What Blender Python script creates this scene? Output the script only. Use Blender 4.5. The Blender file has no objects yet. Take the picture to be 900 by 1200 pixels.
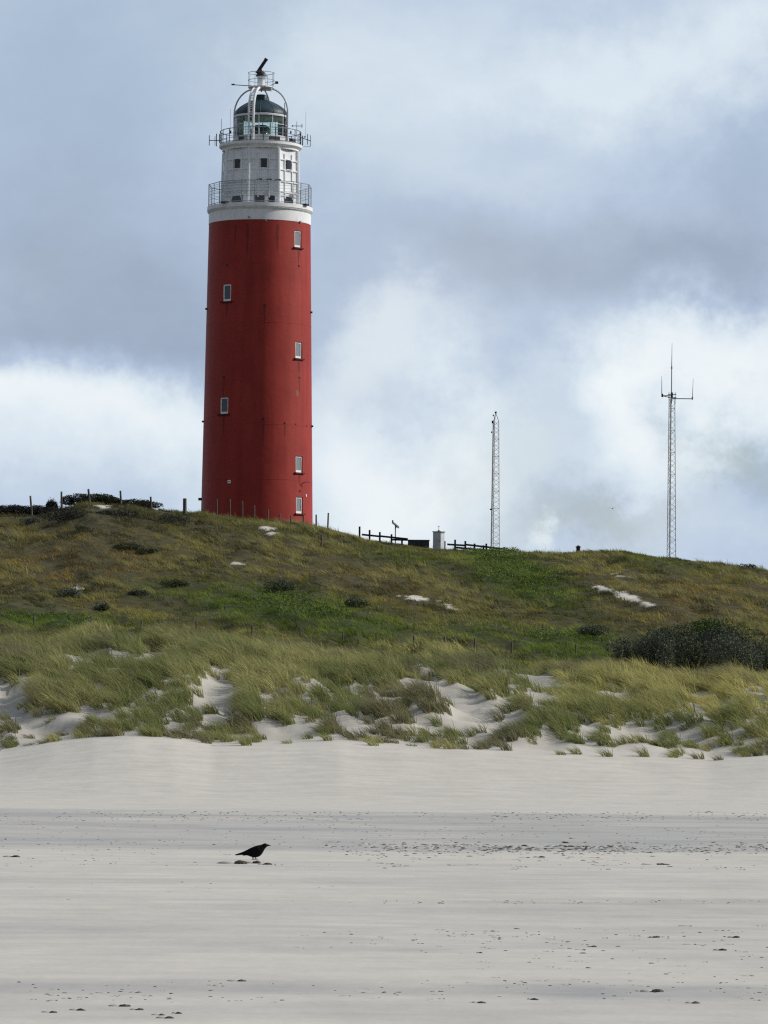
import bpy, math, random
import numpy as np
from mathutils import Vector, Matrix

random.seed(7)
RNG = np.random.default_rng(7)
R = math.radians
scene = bpy.context.scene
COL = scene.collection

# ------------------------------------------------------------------ camera
F = 5200.0                       # focal length in photo pixels (900 x 1200): a long lens
S = F / 2150.0                   # depths below were first paced out in shorter steps; S turns a step into metres
CAMZ = 1.6
PITCH = math.atan(282.0 / F)
cp, sp = math.cos(PITCH), math.sin(PITCH)
cam_d = bpy.data.cameras.new('camera')
cam_d.sensor_fit = 'VERTICAL'
cam_d.sensor_height = 36.0
cam_d.lens = F / 1200.0 * 36.0
cam_d.clip_start = 0.1
cam_d.clip_end = 9000
cam = bpy.data.objects.new('camera', cam_d)
cam.location = (0, 0, CAMZ)
ROLL = R(0.5)
cr_, sr_ = math.cos(ROLL), math.sin(ROLL)
cam.rotation_euler = (Matrix.Rotation(math.pi / 2 + PITCH, 3, 'X') @ Matrix.Rotation(ROLL, 3, 'Z')).to_euler()
COL.objects.link(cam)
scene.camera = cam


def ray(px, py):
    cx, cy = (px - 450) / F, (600 - py) / F
    cx, cy = cx * cr_ - cy * sr_, cx * sr_ + cy * cr_
    return np.array([cx, cp - cy * sp, sp + cy * cp])


def P(px, py, Y):
    d = ray(px, py)
    d = d * (Y / d[1])
    return Vector((d[0], d[1], d[2] + CAMZ))


def project(x, y, z):
    dz = z - CAMZ
    dep = y * cp + dz * sp
    up = -y * sp + dz * cp
    dep = np.maximum(dep, 0.5)
    a, b = x / dep, up / dep
    return 450 + F * (a * cr_ + b * sr_), 600 - F * (-a * sr_ + b * cr_)


# ------------------------------------------------------------------ noise
def _hash(ix, iy, seed):
    h = (ix.astype(np.int64) * 374761393 + iy.astype(np.int64) * 668265263 + seed * 1442695041) & 0x7fffffff
    h = (h ^ (h >> 13)) * 1274126177 & 0x7fffffff
    h = h ^ (h >> 16)
    return (h & 0xffff) / 65535.0


def vnoise(x, y, seed=0):
    ix, iy = np.floor(x), np.floor(y)
    fx, fy = x - ix, y - iy
    fx = fx * fx * fx * (fx * (fx * 6 - 15) + 10)
    fy = fy * fy * fy * (fy * (fy * 6 - 15) + 10)
    a = _hash(ix, iy, seed); b = _hash(ix + 1, iy, seed)
    c = _hash(ix, iy + 1, seed); d = _hash(ix + 1, iy + 1, seed)
    return (a * (1 - fx) + b * fx) * (1 - fy) + (c * (1 - fx) + d * fx) * fy


def fbm(x, y, seed=0, octv=4):
    s, a, t = 0.0, 0.5, 0.0
    ca, sa = 0.8, 0.6
    for o in range(octv):
        s = s + a * vnoise(x, y, seed + o * 17)
        t += a
        a *= 0.5
        x, y = (x * ca - y * sa) * 2.03 + 13.7, (x * sa + y * ca) * 2.03 + 7.1
    return s / t - 0.5


def sstep(a, b, x):
    t = np.clip((x - a) / (b - a), 0, 1)
    return t * t * (3 - 2 * t)


# ------------------------------------------------------------------ terrain
FOOT = [(-300, 884), (-60, 880), (0, 878), (60, 868), (110, 862), (160, 861), (205, 864), (250, 871), (330, 870), (400, 867),
        (480, 873), (600, 880), (700, 885), (830, 890), (900, 886), (1000, 889), (1300, 887)]
DUNE = [(-300, 842), (0, 838), (60, 826), (120, 823), (190, 822), (260, 826), (350, 826), (450, 829), (600, 838),
        (750, 843), (900, 840), (1300, 842)]
MID = [(-300, 785), (0, 783), (200, 780), (450, 795), (700, 815), (900, 818), (1300, 826)]
FENCE = [(-300, 728), (0, 735), (450, 755), (700, 772), (900, 783), (1300, 790)]
CREST = [(-300, 617), (-100, 613), (0, 610), (60, 606), (100, 595), (140, 596), (177, 601), (216, 606), (237, 607), (300, 613.5), (340, 618.5), (366, 620.5), (400, 627.5), (430, 636.5), (470, 642.5), (520, 647.5), (560, 650.5), (600, 652.5), (650, 651.5), (700, 650.5), (730, 650.5), (770, 655.5), (800, 659.5), (850, 665.5), (900, 672.5), (1000, 686.5), (1300, 702.5)]
YK = [S * q for q in (-40.0, 20.0, 55.0, 68.5, 71.4, 75.0, 94.0, 128.0, 146.0, 210.0, 480.0)]


def line_z(tab, Y):
    pts = [P(a, b, Y) for a, b in tab]
    return np.array([p.x for p in pts]), np.array([p.z for p in pts])


LINES = [None, None, None, line_z(FOOT, YK[3]), line_z(DUNE, YK[4]), line_z(MID, YK[5]), line_z(FENCE, YK[6]), line_z(CREST, YK[7])]


def base_height(x, y):
    u = x / np.maximum(y, 5.0)
    Z = []
    for k, Yk in enumerate(YK):
        if k < 3:
            Z.append(np.zeros_like(x))
        elif k <= 7:
            X, z = LINES[k]
            Z.append(np.interp(u * Yk, X, z))
        elif k == 8:
            Z.append(Z[7] - 0.5)
        elif k == 9:
            Z.append(Z[7] - 4.0)
        else:
            Z.append(np.zeros_like(x) + 1.0)
    Z = np.stack(Z)
    Yk = np.array(YK)
    h = np.diff(Yk)
    d = np.diff(Z, axis=0) / h[:, None]
    m = np.zeros_like(Z)
    for k in range(1, len(YK) - 1):
        w1, w2 = 2 * h[k] + h[k - 1], h[k] + 2 * h[k - 1]
        ok = d[k - 1] * d[k] > 1e-9
        dd0 = np.where(ok, d[k - 1], 1.0); dd1 = np.where(ok, d[k], 1.0)
        m[k] = np.where(ok, (w1 + w2) / (w1 / dd0 + w2 / dd1), 0)
    yy = np.clip(y, YK[0], YK[-1])
    i = np.clip(np.searchsorted(Yk, yy, side='right') - 1, 0, len(YK) - 2)
    t = (yy - Yk[i]) / h[i]
    n = np.arange(x.size)
    z0, z1, m0, m1 = Z[i, n], Z[i + 1, n], m[i, n] * h[i], m[i + 1, n] * h[i]
    t2, t3 = t * t, t * t * t
    return (2 * t3 - 3 * t2 + 1) * z0 + (t3 - 2 * t2 + t) * m0 + (-2 * t3 + 3 * t2) * z1 + (t3 - t2) * m1


def foot_shift(x):
    return 1.0 * fbm(x * 0.16, x * 0 + 3.3, 5, 3)


BARE = [(195, 838, 42, 18), (372, 848, 24, 16), (430, 856, 12, 14), (2, 832, 12, 8), (578, 838, 34, 11), (745, 852, 26, 10),
        (640, 852, 14, 12), (690, 836, 26, 8), (838, 862, 24, 8), (110, 812, 20, 6), (300, 806, 14, 5), (545, 866, 8, 10)]


FX, FZ = [a for a, b in FOOT], [b for a, b in FOOT]


def above_foot(x, y):
    """height on the dune face above the foot line, in photo pixels of that distance"""
    px, py = project(x, y, base_height(x, y))
    return np.interp(px, FX, FZ) - py, px, py


def cover(x, y):
    """how much of the dune sand is grown over (0 bare, 1 dense)"""
    q = y / S
    v, px, py = above_foot(x, y)
    n = fbm(x * 0.50 + y * 0.12, y * 0.26 - x * 0.05, 31, 4) * 2.2
    rise = 0.58 + 0.0060 * np.clip(v, -20, 150)
    hole = np.zeros_like(px)
    for (cx, cy, sx_, sy_) in BARE:
        hole = np.maximum(hole, np.exp(-((px - cx) / sx_) ** 2 - ((py - cy) / sy_) ** 2))
    for (cx, cy, sx_, sy_) in ((545, 822, 46, 13), (470, 868, 70, 8), (40, 866, 50, 9), (640, 872, 60, 7), (60, 842, 26, 10)):
        rise = rise + .55 * np.exp(-((px - cx) / sx_) ** 2 - ((py - cy) / sy_) ** 2)
    c = sstep(-0.08, 0.22, n + rise - .42 * hole)
    c = np.maximum(c, .55 * sstep(1, 8, v) * (1 - .8 * hole))
    return c * sstep(-5, 3, v + 8 * fbm(x * .5, y * .2, 33, 3)) * sstep(67.6, 68.6, q)


def H(x, y):
    x = np.atleast_1d(np.asarray(x, float)); y = np.atleast_1d(np.asarray(y, float))
    shp = x.shape
    x, y = x.ravel(), y.ravel()
    z = base_height(x, y)
    q = y / S
    yn = y / 1.5
    mar = sstep(68.3, 70.0, q) * (1 - sstep(94, 101, q))
    hill = sstep(92, 100, q) * (1 - sstep(119, 127, q))
    top = sstep(119, 127, q) * (1 - sstep(300, 460, q))
    back = sstep(74, 78, q)
    z = z + mar * (.9 * fbm(x * .62, y * .30, 81, 3) + (.4 + 1.2 * back) * fbm(x * 0.20 + q * 0.10, q * 0.2, 11, 3) + 0.6 * fbm(x * .5 + yn * .2, yn * .4, 13, 3))
    z = z + hill * (.9 * fbm(x * 0.12, q * 0.13, 21, 3) + 0.75 * fbm(x * 0.5 + yn * .15, yn * 0.35, 23, 4))
    z = z + top * 0.35 * fbm(x * 0.45, yn * 0.3, 27, 3)
    bch = 1 - sstep(56, 68, q)
    z = z + bch * (0.030 * fbm(x * 0.15, q * 0.55, 41, 3) + 0.014 * fbm(x * 0.7, q * 2.2, 43, 3)) * sstep(-30, 3, q)
    rough = np.exp(-((q - 30) / 2.2) ** 2) + .8 * np.exp(-((q - 12.2) / 1.0) ** 2) + .7 * np.exp(-((q - 16.5) / 1.2) ** 2) + .4 * np.exp(-((q - 46) / 3) ** 2)
    z = z + bch * rough * .035 * np.maximum(fbm(x * 1.3, y * .8, 49, 3), -.05) * sstep(5, 9, q)
    # a low sand shoulder on the bank at the dune foot
    z = z + 0.22 * np.exp(-((q - 66.0) / 2.2) ** 2) * fbm(x * 0.2, q * 0.0 + 2.0, 47, 3)
    return z.reshape(shp)


def Hs(x, y):
    return float(H(np.array([x]), np.array([y]))[0])


def hit(px, py, default=127.0, y0=6.0, y1=127.0):
    d = ray(px, py)
    Y = np.arange(y0 * S, y1 * S, 0.08)
    default = default * S
    xs = d[0] / d[1] * Y
    zr = CAMZ + d[2] / d[1] * Y
    hz = H(xs, Y)
    w = np.nonzero(zr <= hz)[0]
    Yh = float(Y[w[0]]) if len(w) else default
    x = d[0] / d[1] * Yh
    return Vector((x, Yh, Hs(x, Yh)))


# ------------------------------------------------------------------ materials
def new_mat(name):
    m = bpy.data.materials.new(name)
    m.use_nodes = True
    nt = m.node_tree
    b = nt.nodes['Principled BSDF']
    return m, nt, b


def N(nt, typ, **kw):
    n = nt.nodes.new(typ)
    for k, v in kw.items():
        setattr(n, k, v)
    return n


def mat_noise(name, c1, c2, scale=3.0, rough=0.7, metal=0.0, stretch=(1, 1, 1), bump=0.0, bscale=None, detail=5, lo=.35, hi=.65, spec=0.3):
    m, nt, b = new_mat(name)
    tc = N(nt, 'ShaderNodeTexCoord')
    mp = N(nt, 'ShaderNodeMapping'); mp.inputs['Scale'].default_value = stretch
    nt.links.new(tc.outputs['Object'], mp.inputs['Vector'])
    no = N(nt, 'ShaderNodeTexNoise'); no.inputs['Scale'].default_value = scale; no.inputs['Detail'].default_value = detail
    nt.links.new(mp.outputs[0], no.inputs['Vector'])
    cr = N(nt, 'ShaderNodeValToRGB')
    cr.color_ramp.elements[0].position = lo; cr.color_ramp.elements[1].position = hi
    cr.color_ramp.elements[0].color = (*c1, 1); cr.color_ramp.elements[1].color = (*c2, 1)
    nt.links.new(no.outputs['Fac'], cr.inputs['Fac'])
    nt.links.new(cr.outputs['Color'], b.inputs['Base Color'])
    b.inputs['Roughness'].default_value = rough
    b.inputs['Metallic'].default_value = metal
    b.inputs['Specular IOR Level'].default_value = spec
    if bump:
        n2 = N(nt, 'ShaderNodeTexNoise'); n2.inputs['Scale'].default_value = bscale or scale * 4
        n2.inputs['Detail'].default_value = 4
        nt.links.new(mp.outputs[0], n2.inputs['Vector'])
        bp = N(nt, 'ShaderNodeBump'); bp.inputs['Strength'].default_value = bump; bp.inputs['Distance'].default_value = 0.02
        nt.links.new(n2.outputs['Fac'], bp.inputs['Height'])
        nt.links.new(bp.outputs[0], b.inputs['Normal'])
    return m


M = {}
M['white'] = mat_noise('white_paint', (.72, .735, .76), (.82, .835, .86), 2.5, .55, stretch=(1, 1, .3))
M['white_dirty'] = mat_noise('weathered_white_paint', (.66, .67, .68), (.79, .80, .81), 2.5, .6, stretch=(1, 1, .5), lo=.25, hi=.55)
M['frame_white'] = mat_noise('window_frame_paint', (.80, .80, .79), (.88, .88, .87), 4, .4)
M['dome'] = mat_noise('dark_slate_blue_paint', (.018, .036, .052), (.030, .056, .074), 2.5, .5)
M['dark_metal'] = mat_noise('dark_grey_steel', (.045, .05, .06), (.09, .095, .11), 8, .5, .3)
M['grey_metal'] = mat_noise('galvanised_steel', (.20, .22, .24), (.36, .38, .40), 8, .5, .4)
M['pale_metal'] = mat_noise('pale_painted_steel', (.42, .43, .44), (.60, .61, .61), 8, .5, .1)
M['rail'] = mat_noise('weathered_rail_steel', (.19, .21, .23), (.32, .34, .36), 8, .6, .2)
M['black'] = mat_noise('black_metal', (.012, .012, .014), (.03, .03, .033), 10, .5)
M['wood'] = mat_noise('weathered_post_wood', (.055, .046, .038), (.15, .13, .11), 9, .9, stretch=(1, 1, .15), bump=.6)
M['wood_dark'] = mat_noise('dark_rail_wood', (.018, .020, .026), (.05, .05, .055), 9, .9, stretch=(1, 1, .15), bump=.5)
M['crow'] = mat_noise('black_feathers', (.0022, .0022, .0026), (.005, .005, .006), 30, .7, spec=.08)
M['cabinet'] = mat_noise('pale_grey_cabinet', (.46, .47, .50), (.60, .61, .63), 2, .5)
M['solar'] = mat_noise('dark_solar_cells', (.008, .010, .02), (.02, .024, .04), 15, .25)
M['debris'] = mat_noise('dark_wrack_and_shell', (.03, .027, .022), (.13, .118, .09), 22, .8, bump=.6, lo=.35, hi=.7)
M['wall_low'] = mat_noise('dark_low_wall', (.035, .038, .045), (.07, .075, .085), 3, .9)
M['stem'] = mat_noise('shrub_stems', (.02, .016, .012), (.06, .05, .04), 8, .9)


def glass_mat(name, col, rough=.06):
    m, nt, b = new_mat(name)
    b.inputs['Base Color'].default_value = (*col, 1)
    b.inputs['Roughness'].default_value = rough
    b.inputs['Specular IOR Level'].default_value = .6
    return m


M['glass'] = glass_mat('window_glass', (.07, .085, .11))
M['dark_glass'] = glass_mat('dark_window_glass', (.02, .024, .03), .12)
m, nt, b = new_mat('lantern_glass')
b.inputs['Base Color'].default_value = (.86, .95, .93, 1)
b.inputs['Roughness'].default_value = .03
tr = N(nt, 'ShaderNodeBsdfTransparent'); tr.inputs[0].default_value = (.80, .92, .90, 1)
gl = N(nt, 'ShaderNodeBsdfGlossy'); gl.inputs['Roughness'].default_value = .04
fr = N(nt, 'ShaderNodeFresnel'); fr.inputs[0].default_value = 1.5
mx = N(nt, 'ShaderNodeMixShader')
nt.links.new(fr.outputs[0], mx.inputs[0]); nt.links.new(tr.outputs[0], mx.inputs[1]); nt.links.new(gl.outputs[0], mx.inputs[2])
nt.links.new(mx.outputs[0], nt.nodes['Material Output'].inputs['Surface'])
M['lantern_glass'] = m
# fine woven safety net of the main gallery: half see-through
m, nt, b = new_mat('gallery_netting')
tr = N(nt, 'ShaderNodeBsdfTransparent')
mx = N(nt, 'ShaderNodeMixShader'); mx.inputs[0].default_value = .16
b.inputs['Base Color'].default_value = (.30, .36, .37, 1); b.inputs['Roughness'].default_value = .8
nt.links.new(tr.outputs[0], mx.inputs[1]); nt.links.new(b.outputs[0], mx.inputs[2])
nt.links.new(mx.outputs[0], nt.nodes['Material Output'].inputs['Surface'])
M['net'] = m

# lighthouse red: sun-bleached paint with streaks and patches
m, nt, b = new_mat('lighthouse_red_paint')
tc = N(nt, 'ShaderNodeTexCoord')
mp = N(nt, 'ShaderNodeMapping'); mp.inputs['Scale'].default_value = (1.2, 1.2, .10)
nt.links.new(tc.outputs['Object'], mp.inputs[0])
n1 = N(nt, 'ShaderNodeTexNoise'); n1.inputs['Scale'].default_value = 1.6; n1.inputs['Detail'].default_value = 7
nt.links.new(mp.outputs[0], n1.inputs['Vector'])
n2 = N(nt, 'ShaderNodeTexNoise'); n2.inputs['Scale'].default_value = .5; n2.inputs['Detail'].default_value = 6
nt.links.new(tc.outputs['Object'], n2.inputs['Vector'])
mm = N(nt, 'ShaderNodeMix', data_type='FLOAT'); mm.inputs[0].default_value = .45
nt.links.new(n1.outputs['Fac'], mm.inputs[2]); nt.links.new(n2.outputs['Fac'], mm.inputs[3])
cr = N(nt, 'ShaderNodeValToRGB')
for e, (p_, c_) in zip([cr.color_ramp.elements[0], cr.color_ramp.elements[1]], [(.24, (.215, .018, .014)), (.76, (.385, .043, .031))]):
    e.position = p_; e.color = (*c_, 1)
nt.links.new(mm.outputs[0], cr.inputs[0]); nt.links.new(cr.outputs[0], b.inputs['Base Color'])
b.inputs['Roughness'].default_value = .6
b.inputs['Specular IOR Level'].default_value = .22
n3 = N(nt, 'ShaderNodeTexNoise'); n3.inputs['Scale'].default_value = 2.2; n3.inputs['Detail'].default_value = 6
nt.links.new(tc.outputs['Object'], n3.inputs['Vector'])
bp = N(nt, 'ShaderNodeBump'); bp.inputs['Strength'].default_value = .25; bp.inputs['Distance'].default_value = .05
nt.links.new(n3.outputs['Fac'], bp.inputs['Height']); nt.links.new(bp.outputs[0], b.inputs['Normal'])
M['red'] = m
M['red_dark'] = mat_noise('dark_red_sill_paint', (.05, .008, .010), (.09, .014, .014), 6, .8)
M['stain'] = mat_noise('bleached_patch', (.22, .09, .07), (.30, .10, .08), 6, .8)


def attr_leaf(name, transl=.3, rough=.7):
    m, nt, b = new_mat(name)
    at = N(nt, 'ShaderNodeAttribute', attribute_name='tint')
    nt.links.new(at.outputs['Color'], b.inputs['Base Color'])
    b.inputs['Roughness'].default_value = rough
    b.inputs['Specular IOR Level'].default_value = .15
    t = N(nt, 'ShaderNodeBsdfTranslucent')
    nt.links.new(at.outputs['Color'], t.inputs['Color'])
    mx = N(nt, 'ShaderNodeMixShader'); mx.inputs[0].default_value = transl
    nt.links.new(b.outputs[0], mx.inputs[1]); nt.links.new(t.outputs[0], mx.inputs[2])
    nt.links.new(mx.outputs[0], nt.nodes['Material Output'].inputs['Surface'])
    return m


M['grass'] = attr_leaf('grass_blades', .48)
M['leaf'] = attr_leaf('shrub_leaves', .2, .6)


# ground: vertex attribute says what lies there (sand / soil / moist sand), noise does the rest
def ground_material():
    m, nt, b = new_mat('dune_ground')
    L = nt.links.new
    tc = N(nt, 'ShaderNodeTexCoord')
    at = N(nt, 'ShaderNodeAttribute', attribute_name='tint')
    sx = N(nt, 'ShaderNodeSeparateColor'); L(at.outputs['Color'], sx.inputs[0])   # r: bare sand, g: moisture, b: green
    def noise(scale, stretch, detail=5, rough=.55):
        mp = N(nt, 'ShaderNodeMapping'); mp.inputs['Scale'].default_value = stretch
        L(tc.outputs['Object'], mp.inputs[0])
        n = N(nt, 'ShaderNodeTexNoise'); n.inputs['Scale'].default_value = scale
        n.inputs['Detail'].default_value = detail; n.inputs['Roughness'].default_value = rough
        L(mp.outputs[0], n.inputs['Vector'])
        return n.outputs['Fac']
    def ramp(fac, stops):
        r = N(nt, 'ShaderNodeValToRGB'); L(fac, r.inputs[0])
        while len(r.color_ramp.elements) < len(stops): r.color_ramp.elements.new(.5)
        for e, (p_, c_) in zip(r.color_ramp.elements, stops):
            e.position = p_; e.color = (*c_, 1) if len(c_) == 3 else c_
        return r.outputs['Color']
    def mix(fac, a, c, typ='MIX'):
        x = N(nt, 'ShaderNodeMix', data_type='RGBA', blend_type=typ)
        if isinstance(fac, float): x.inputs[0].default_value = fac
        else: L(fac, x.inputs[0])
        for sock, v in ((x.inputs[6], a), (x.inputs[7], c)):
            if isinstance(v, tuple): sock.default_value = (*v, 1)
            else: L(v, sock)
        return x.outputs[2]
    streak = noise(1.0, (.13, .17, .4), 8, .66)
    fine = noise(1.2, (.5, 1, 1), 6)
    dry = ramp(fine, [(.3, SAND_LO), (.7, SAND_HI)])
    moist = ramp(fine, [(.3, (.305, .30, .292)), (.7, (.365, .36, .352))])
    ad = N(nt, 'ShaderNodeMath', operation='MULTIPLY_ADD'); L(streak, ad.inputs[0]); ad.inputs[1].default_value = 2.4; ad.inputs[2].default_value = -1.32
    a2 = N(nt, 'ShaderNodeMath', operation='ADD', use_clamp=True); L(ad.outputs[0], a2.inputs[0]); L(sx.outputs[1], a2.inputs[1])
    sand = mix(a2.outputs[0], dry, moist)
    speck = noise(26.0, (.5, 1, 1), 3, .7)
    sp = ramp(speck, [(.66, (0, 0, 0)), (.76, (1, 1, 1))])
    spm = N(nt, 'ShaderNodeMix', data_type='RGBA', blend_type='MULTIPLY'); spm.inputs[0].default_value = 1.0
    L(sp, spm.inputs[6]); L(sx.outputs[1], spm.inputs[7])
    sand = mix(spm.outputs[2], sand, (.12, .112, .10))
    soil = ramp(noise(2.2, (1, 1, 1), 7), [(.3, (.040, .036, .018)), (.7, (.090, .078, .038))])
    green = ramp(noise(3.0, (1, 1, 1), 7), [(.3, (.024, .034, .010)), (.7, (.060, .082, .022))])
    veg = mix(sx.outputs[2], soil, green)
    L(mix(sx.outputs[0], veg, sand), b.inputs['Base Color'])
    b.inputs['Roughness'].default_value = .95
    b.inputs['Specular IOR Level'].default_value = .08
    # wind ripples and grains
    rip = noise(1.4, (1.0, .5, 1), 4, .5)
    r2 = noise(.7, (.35, .5, 1), 5, .6)
    ad = N(nt, 'ShaderNodeMath', operation='MULTIPLY_ADD'); L(r2, ad.inputs[0]); ad.inputs[1].default_value = 1.5; L(rip, ad.inputs[2])
    bp = N(nt, 'ShaderNodeBump'); bp.inputs['Strength'].default_value = .4; bp.inputs['Distance'].default_value = .07
    L(ad.outputs[0], bp.inputs['Height']); L(bp.outputs[0], b.inputs['Normal'])
    return m


SAND_LO, SAND_HI = (.485, .452, .398), (.565, .53, .474)
M['ground'] = ground_material()


# ------------------------------------------------------------------ object helpers
def link(o):
    COL.objects.link(o)
    return o


def props(o, label=None, cat=None, group=None, kind=None):
    for k, v in (('label', label), ('category', cat), ('group', group), ('kind', kind)):
        if v:
            o[k] = v
    return o


def empty(name, loc, label, cat, group=None, rz=0):
    o = bpy.data.objects.new(name, None)
    o.empty_display_size = .3
    o.location = loc
    o.rotation_euler = (0, 0, rz)
    link(o)
    return props(o, label, cat, group)


class MB:
    def __init__(s):
        s.v, s.f = [], []

    def add(s, vs, fs):
        n = len(s.v)
        s.v += [tuple(v) for v in vs]
        s.f += [tuple(n + i for i in f) for f in fs]
        return s

    def box(s, c, size, rz=0, tilt=None):
        hx, hy, hz = size[0] / 2, size[1] / 2, size[2] / 2
        mt = Matrix.Rotation(rz, 3, 'Z')
        if tilt is not None:
            mt = mt @ tilt
        vs = [Vector(c) + mt @ Vector((x, y, z)) for x in (-hx, hx) for y in (-hy, hy) for z in (-hz, hz)]
        return s.add(vs, [(0, 1, 3, 2), (4, 6, 7, 5), (0, 4, 5, 1), (2, 3, 7, 6), (0, 2, 6, 4), (1, 5, 7, 3)])

    def tube(s, pts, r, n=8, cap=True, closed=False):
        pts = [Vector(p) for p in pts]
        rs = r if isinstance(r, (list, tuple)) else [r] * len(pts)
        vs, fs = [], []
        k = len(pts)
        ref = None
        for i, p in enumerate(pts):
            a = pts[(i - 1) % k] if (closed or i > 0) else p
            c = pts[(i + 1) % k] if (closed or i < k - 1) else p
            t = (c - a).normalized()
            if ref is None:
                ref = Vector((0, 0, 1)) if abs(t.z) < .9 else Vector((1, 0, 0))
            u = (ref - t * ref.dot(t)).normalized()
            ref = u
            w = t.cross(u)
            for j in range(n):
                q = 2 * math.pi * j / n
                vs.append(p + (u * math.cos(q) + w * math.sin(q)) * rs[i])
        for i in range(k if closed else k - 1):
            i2 = (i + 1) % k
            for j in range(n):
                fs.append((i * n + j, i * n + (j + 1) % n, i2 * n + (j + 1) % n, i2 * n + j))
        if cap and not closed:
            fs.append(tuple(reversed(range(n))))
            fs.append(tuple((k - 1) * n + j for j in range(n)))
        return s.add(vs, fs)

    def lathe(s, prof, n=64, c=(0, 0, 0), a0=0.0, cap=False):
        vs, fs = [], []
        for (r, z) in prof:
            for j in range(n):
                q = a0 + 2 * math.pi * j / n
                vs.append((c[0] + r * math.sin(q), c[1] - r * math.cos(q), c[2] + z))
        for i in range(len(prof) - 1):
            for j in range(n):
                fs.append((i * n + j, i * n + (j + 1) % n, (i + 1) * n + (j + 1) % n, (i + 1) * n + j))
        if cap:
            fs.append(tuple(reversed(range(n))))
            fs.append(tuple((len(prof) - 1) * n + j for j in range(n)))
        return s.add(vs, fs)

    def build(s, name, mat, parent=None, smooth=True, ang=35, loc=None):
        me = bpy.data.meshes.new(name)
        me.from_pydata(s.v, [], s.f)
        me.update()
        if smooth:
            me.polygons.foreach_set('use_smooth', [True] * len(me.polygons))
            me.set_sharp_from_angle(angle=R(ang))
        me.materials.append(mat)
        o = bpy.data.objects.new(name, me)
        if loc is not None:
            o.location = loc
        link(o)
        if parent is not None:
            o.parent = parent
        return o


def np_mesh(name, verts, quads, tris, colors, mat, parent=None):
    """verts (n,3), quads (q,4), tris (t,3), per-vertex colours (n,3)"""
    me = bpy.data.meshes.new(name)
    nq, ntr = len(quads), len(tris)
    me.vertices.add(len(verts))
    me.vertices.foreach_set('co', np.ascontiguousarray(verts, np.float32).ravel())
    nl = nq * 4 + ntr * 3
    me.loops.add(nl)
    li = np.concatenate([np.asarray(quads, np.int32).ravel(), np.asarray(tris, np.int32).ravel()]).astype(np.int32)
    me.loops.foreach_set('vertex_index', li)
    me.polygons.add(nq + ntr)
    ls = np.concatenate([np.arange(nq) * 4, nq * 4 + np.arange(ntr) * 3]).astype(np.int32)
    me.polygons.foreach_set('loop_start', ls)
    me.update(calc_edges=True)
    if colors is not None:
        ca = me.color_attributes.new('tint', 'FLOAT_COLOR', 'POINT')
        c4 = np.ones((len(verts), 4), np.float32)
        c4[:, :3] = colors
        ca.data.foreach_set('color', c4.ravel())
    me.materials.append(mat)
    o = bpy.data.objects.new(name, me)
    link(o)
    if parent is not None:
        o.parent = parent
    return o


# ------------------------------------------------------------------ hill patches given in terrain terms
def gauss_px(px, py, cx, cy, sx, sy, ang=0.0):
    c, s = math.cos(R(ang)), math.sin(R(ang))
    dx, dy = px - cx, py - cy
    u, v = (dx * c + dy * s) / sx, (-dx * s + dy * c) / sy
    return np.exp(-(u * u + v * v))


GREEN = [(330, 712, 110, 22, 6, 1.0), (420, 735, 80, 18, 4, .8), (60, 727, 80, 12, 3, .9), (610, 678, 70, 26, 22, 1.0),
         (670, 757, 75, 20, 5, 1.0), (200, 690, 60, 14, 5, .5), (560, 740, 90, 16, 4, .5), (770, 660, 60, 10, 10, .35),
         (480, 655, 60, 10, 8, .4)]
BROWN = [(110, 660, 130, 38, 8, 1.0), (440, 690, 110, 24, 12, .8), (640, 715, 90, 22, 8, .9), (790, 700, 100, 30, 8, .8),
         (300, 640, 80, 14, 8, .5), (860, 700, 60, 20, 8, .5)]
SCARS = [(486, 700, 15, 3.2, 3), (527, 711, 15, 3.0, 24), (708, 690, 20, 2.6, 15), (735, 699, 17, 4.5, 14), (757, 707, 13, 2.2, 16),
         (92, 690, 10, 2.0, 6), (314, 619, 10, 2.4, 8), (322, 626, 5, 1.8, 0), (120, 593, 14, 1.4, 3), (725, 674, 8, 1.2, 3),
         (615, 780, 18, 2.5, 4), (280, 660, 7, 1.2, 5)]


def zones(x, y, z):
    px, py = project(x, y, z)
    g = np.zeros_like(px); br = np.zeros_like(px); sc = np.zeros_like(px)
    wob = fbm(x * .5, y * .22, 71, 4) * 26
    for cx, cy, sx, sy, a, w in GREEN:
        g = np.maximum(g, w * gauss_px(px + wob, py + wob * .3, cx, cy, sx, sy, a))
    for cx, cy, sx, sy, a, w in BROWN:
        br = np.maximum(br, w * gauss_px(px + wob, py + wob * .3, cx, cy, sx, sy, a))
    w2 = fbm(x * 2.2, y * 1.0, 73, 4)
    for cx, cy, sx, sy, a in SCARS:
        sc = np.maximum(sc, gauss_px(px + w2 * 22, py + w2 * 7, cx, cy, sx, sy, a))
    far = (y > 92 * S) & (y < 135 * S)
    return g, br, sstep(.36, .5, sc + .5 * w2) * far


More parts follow.
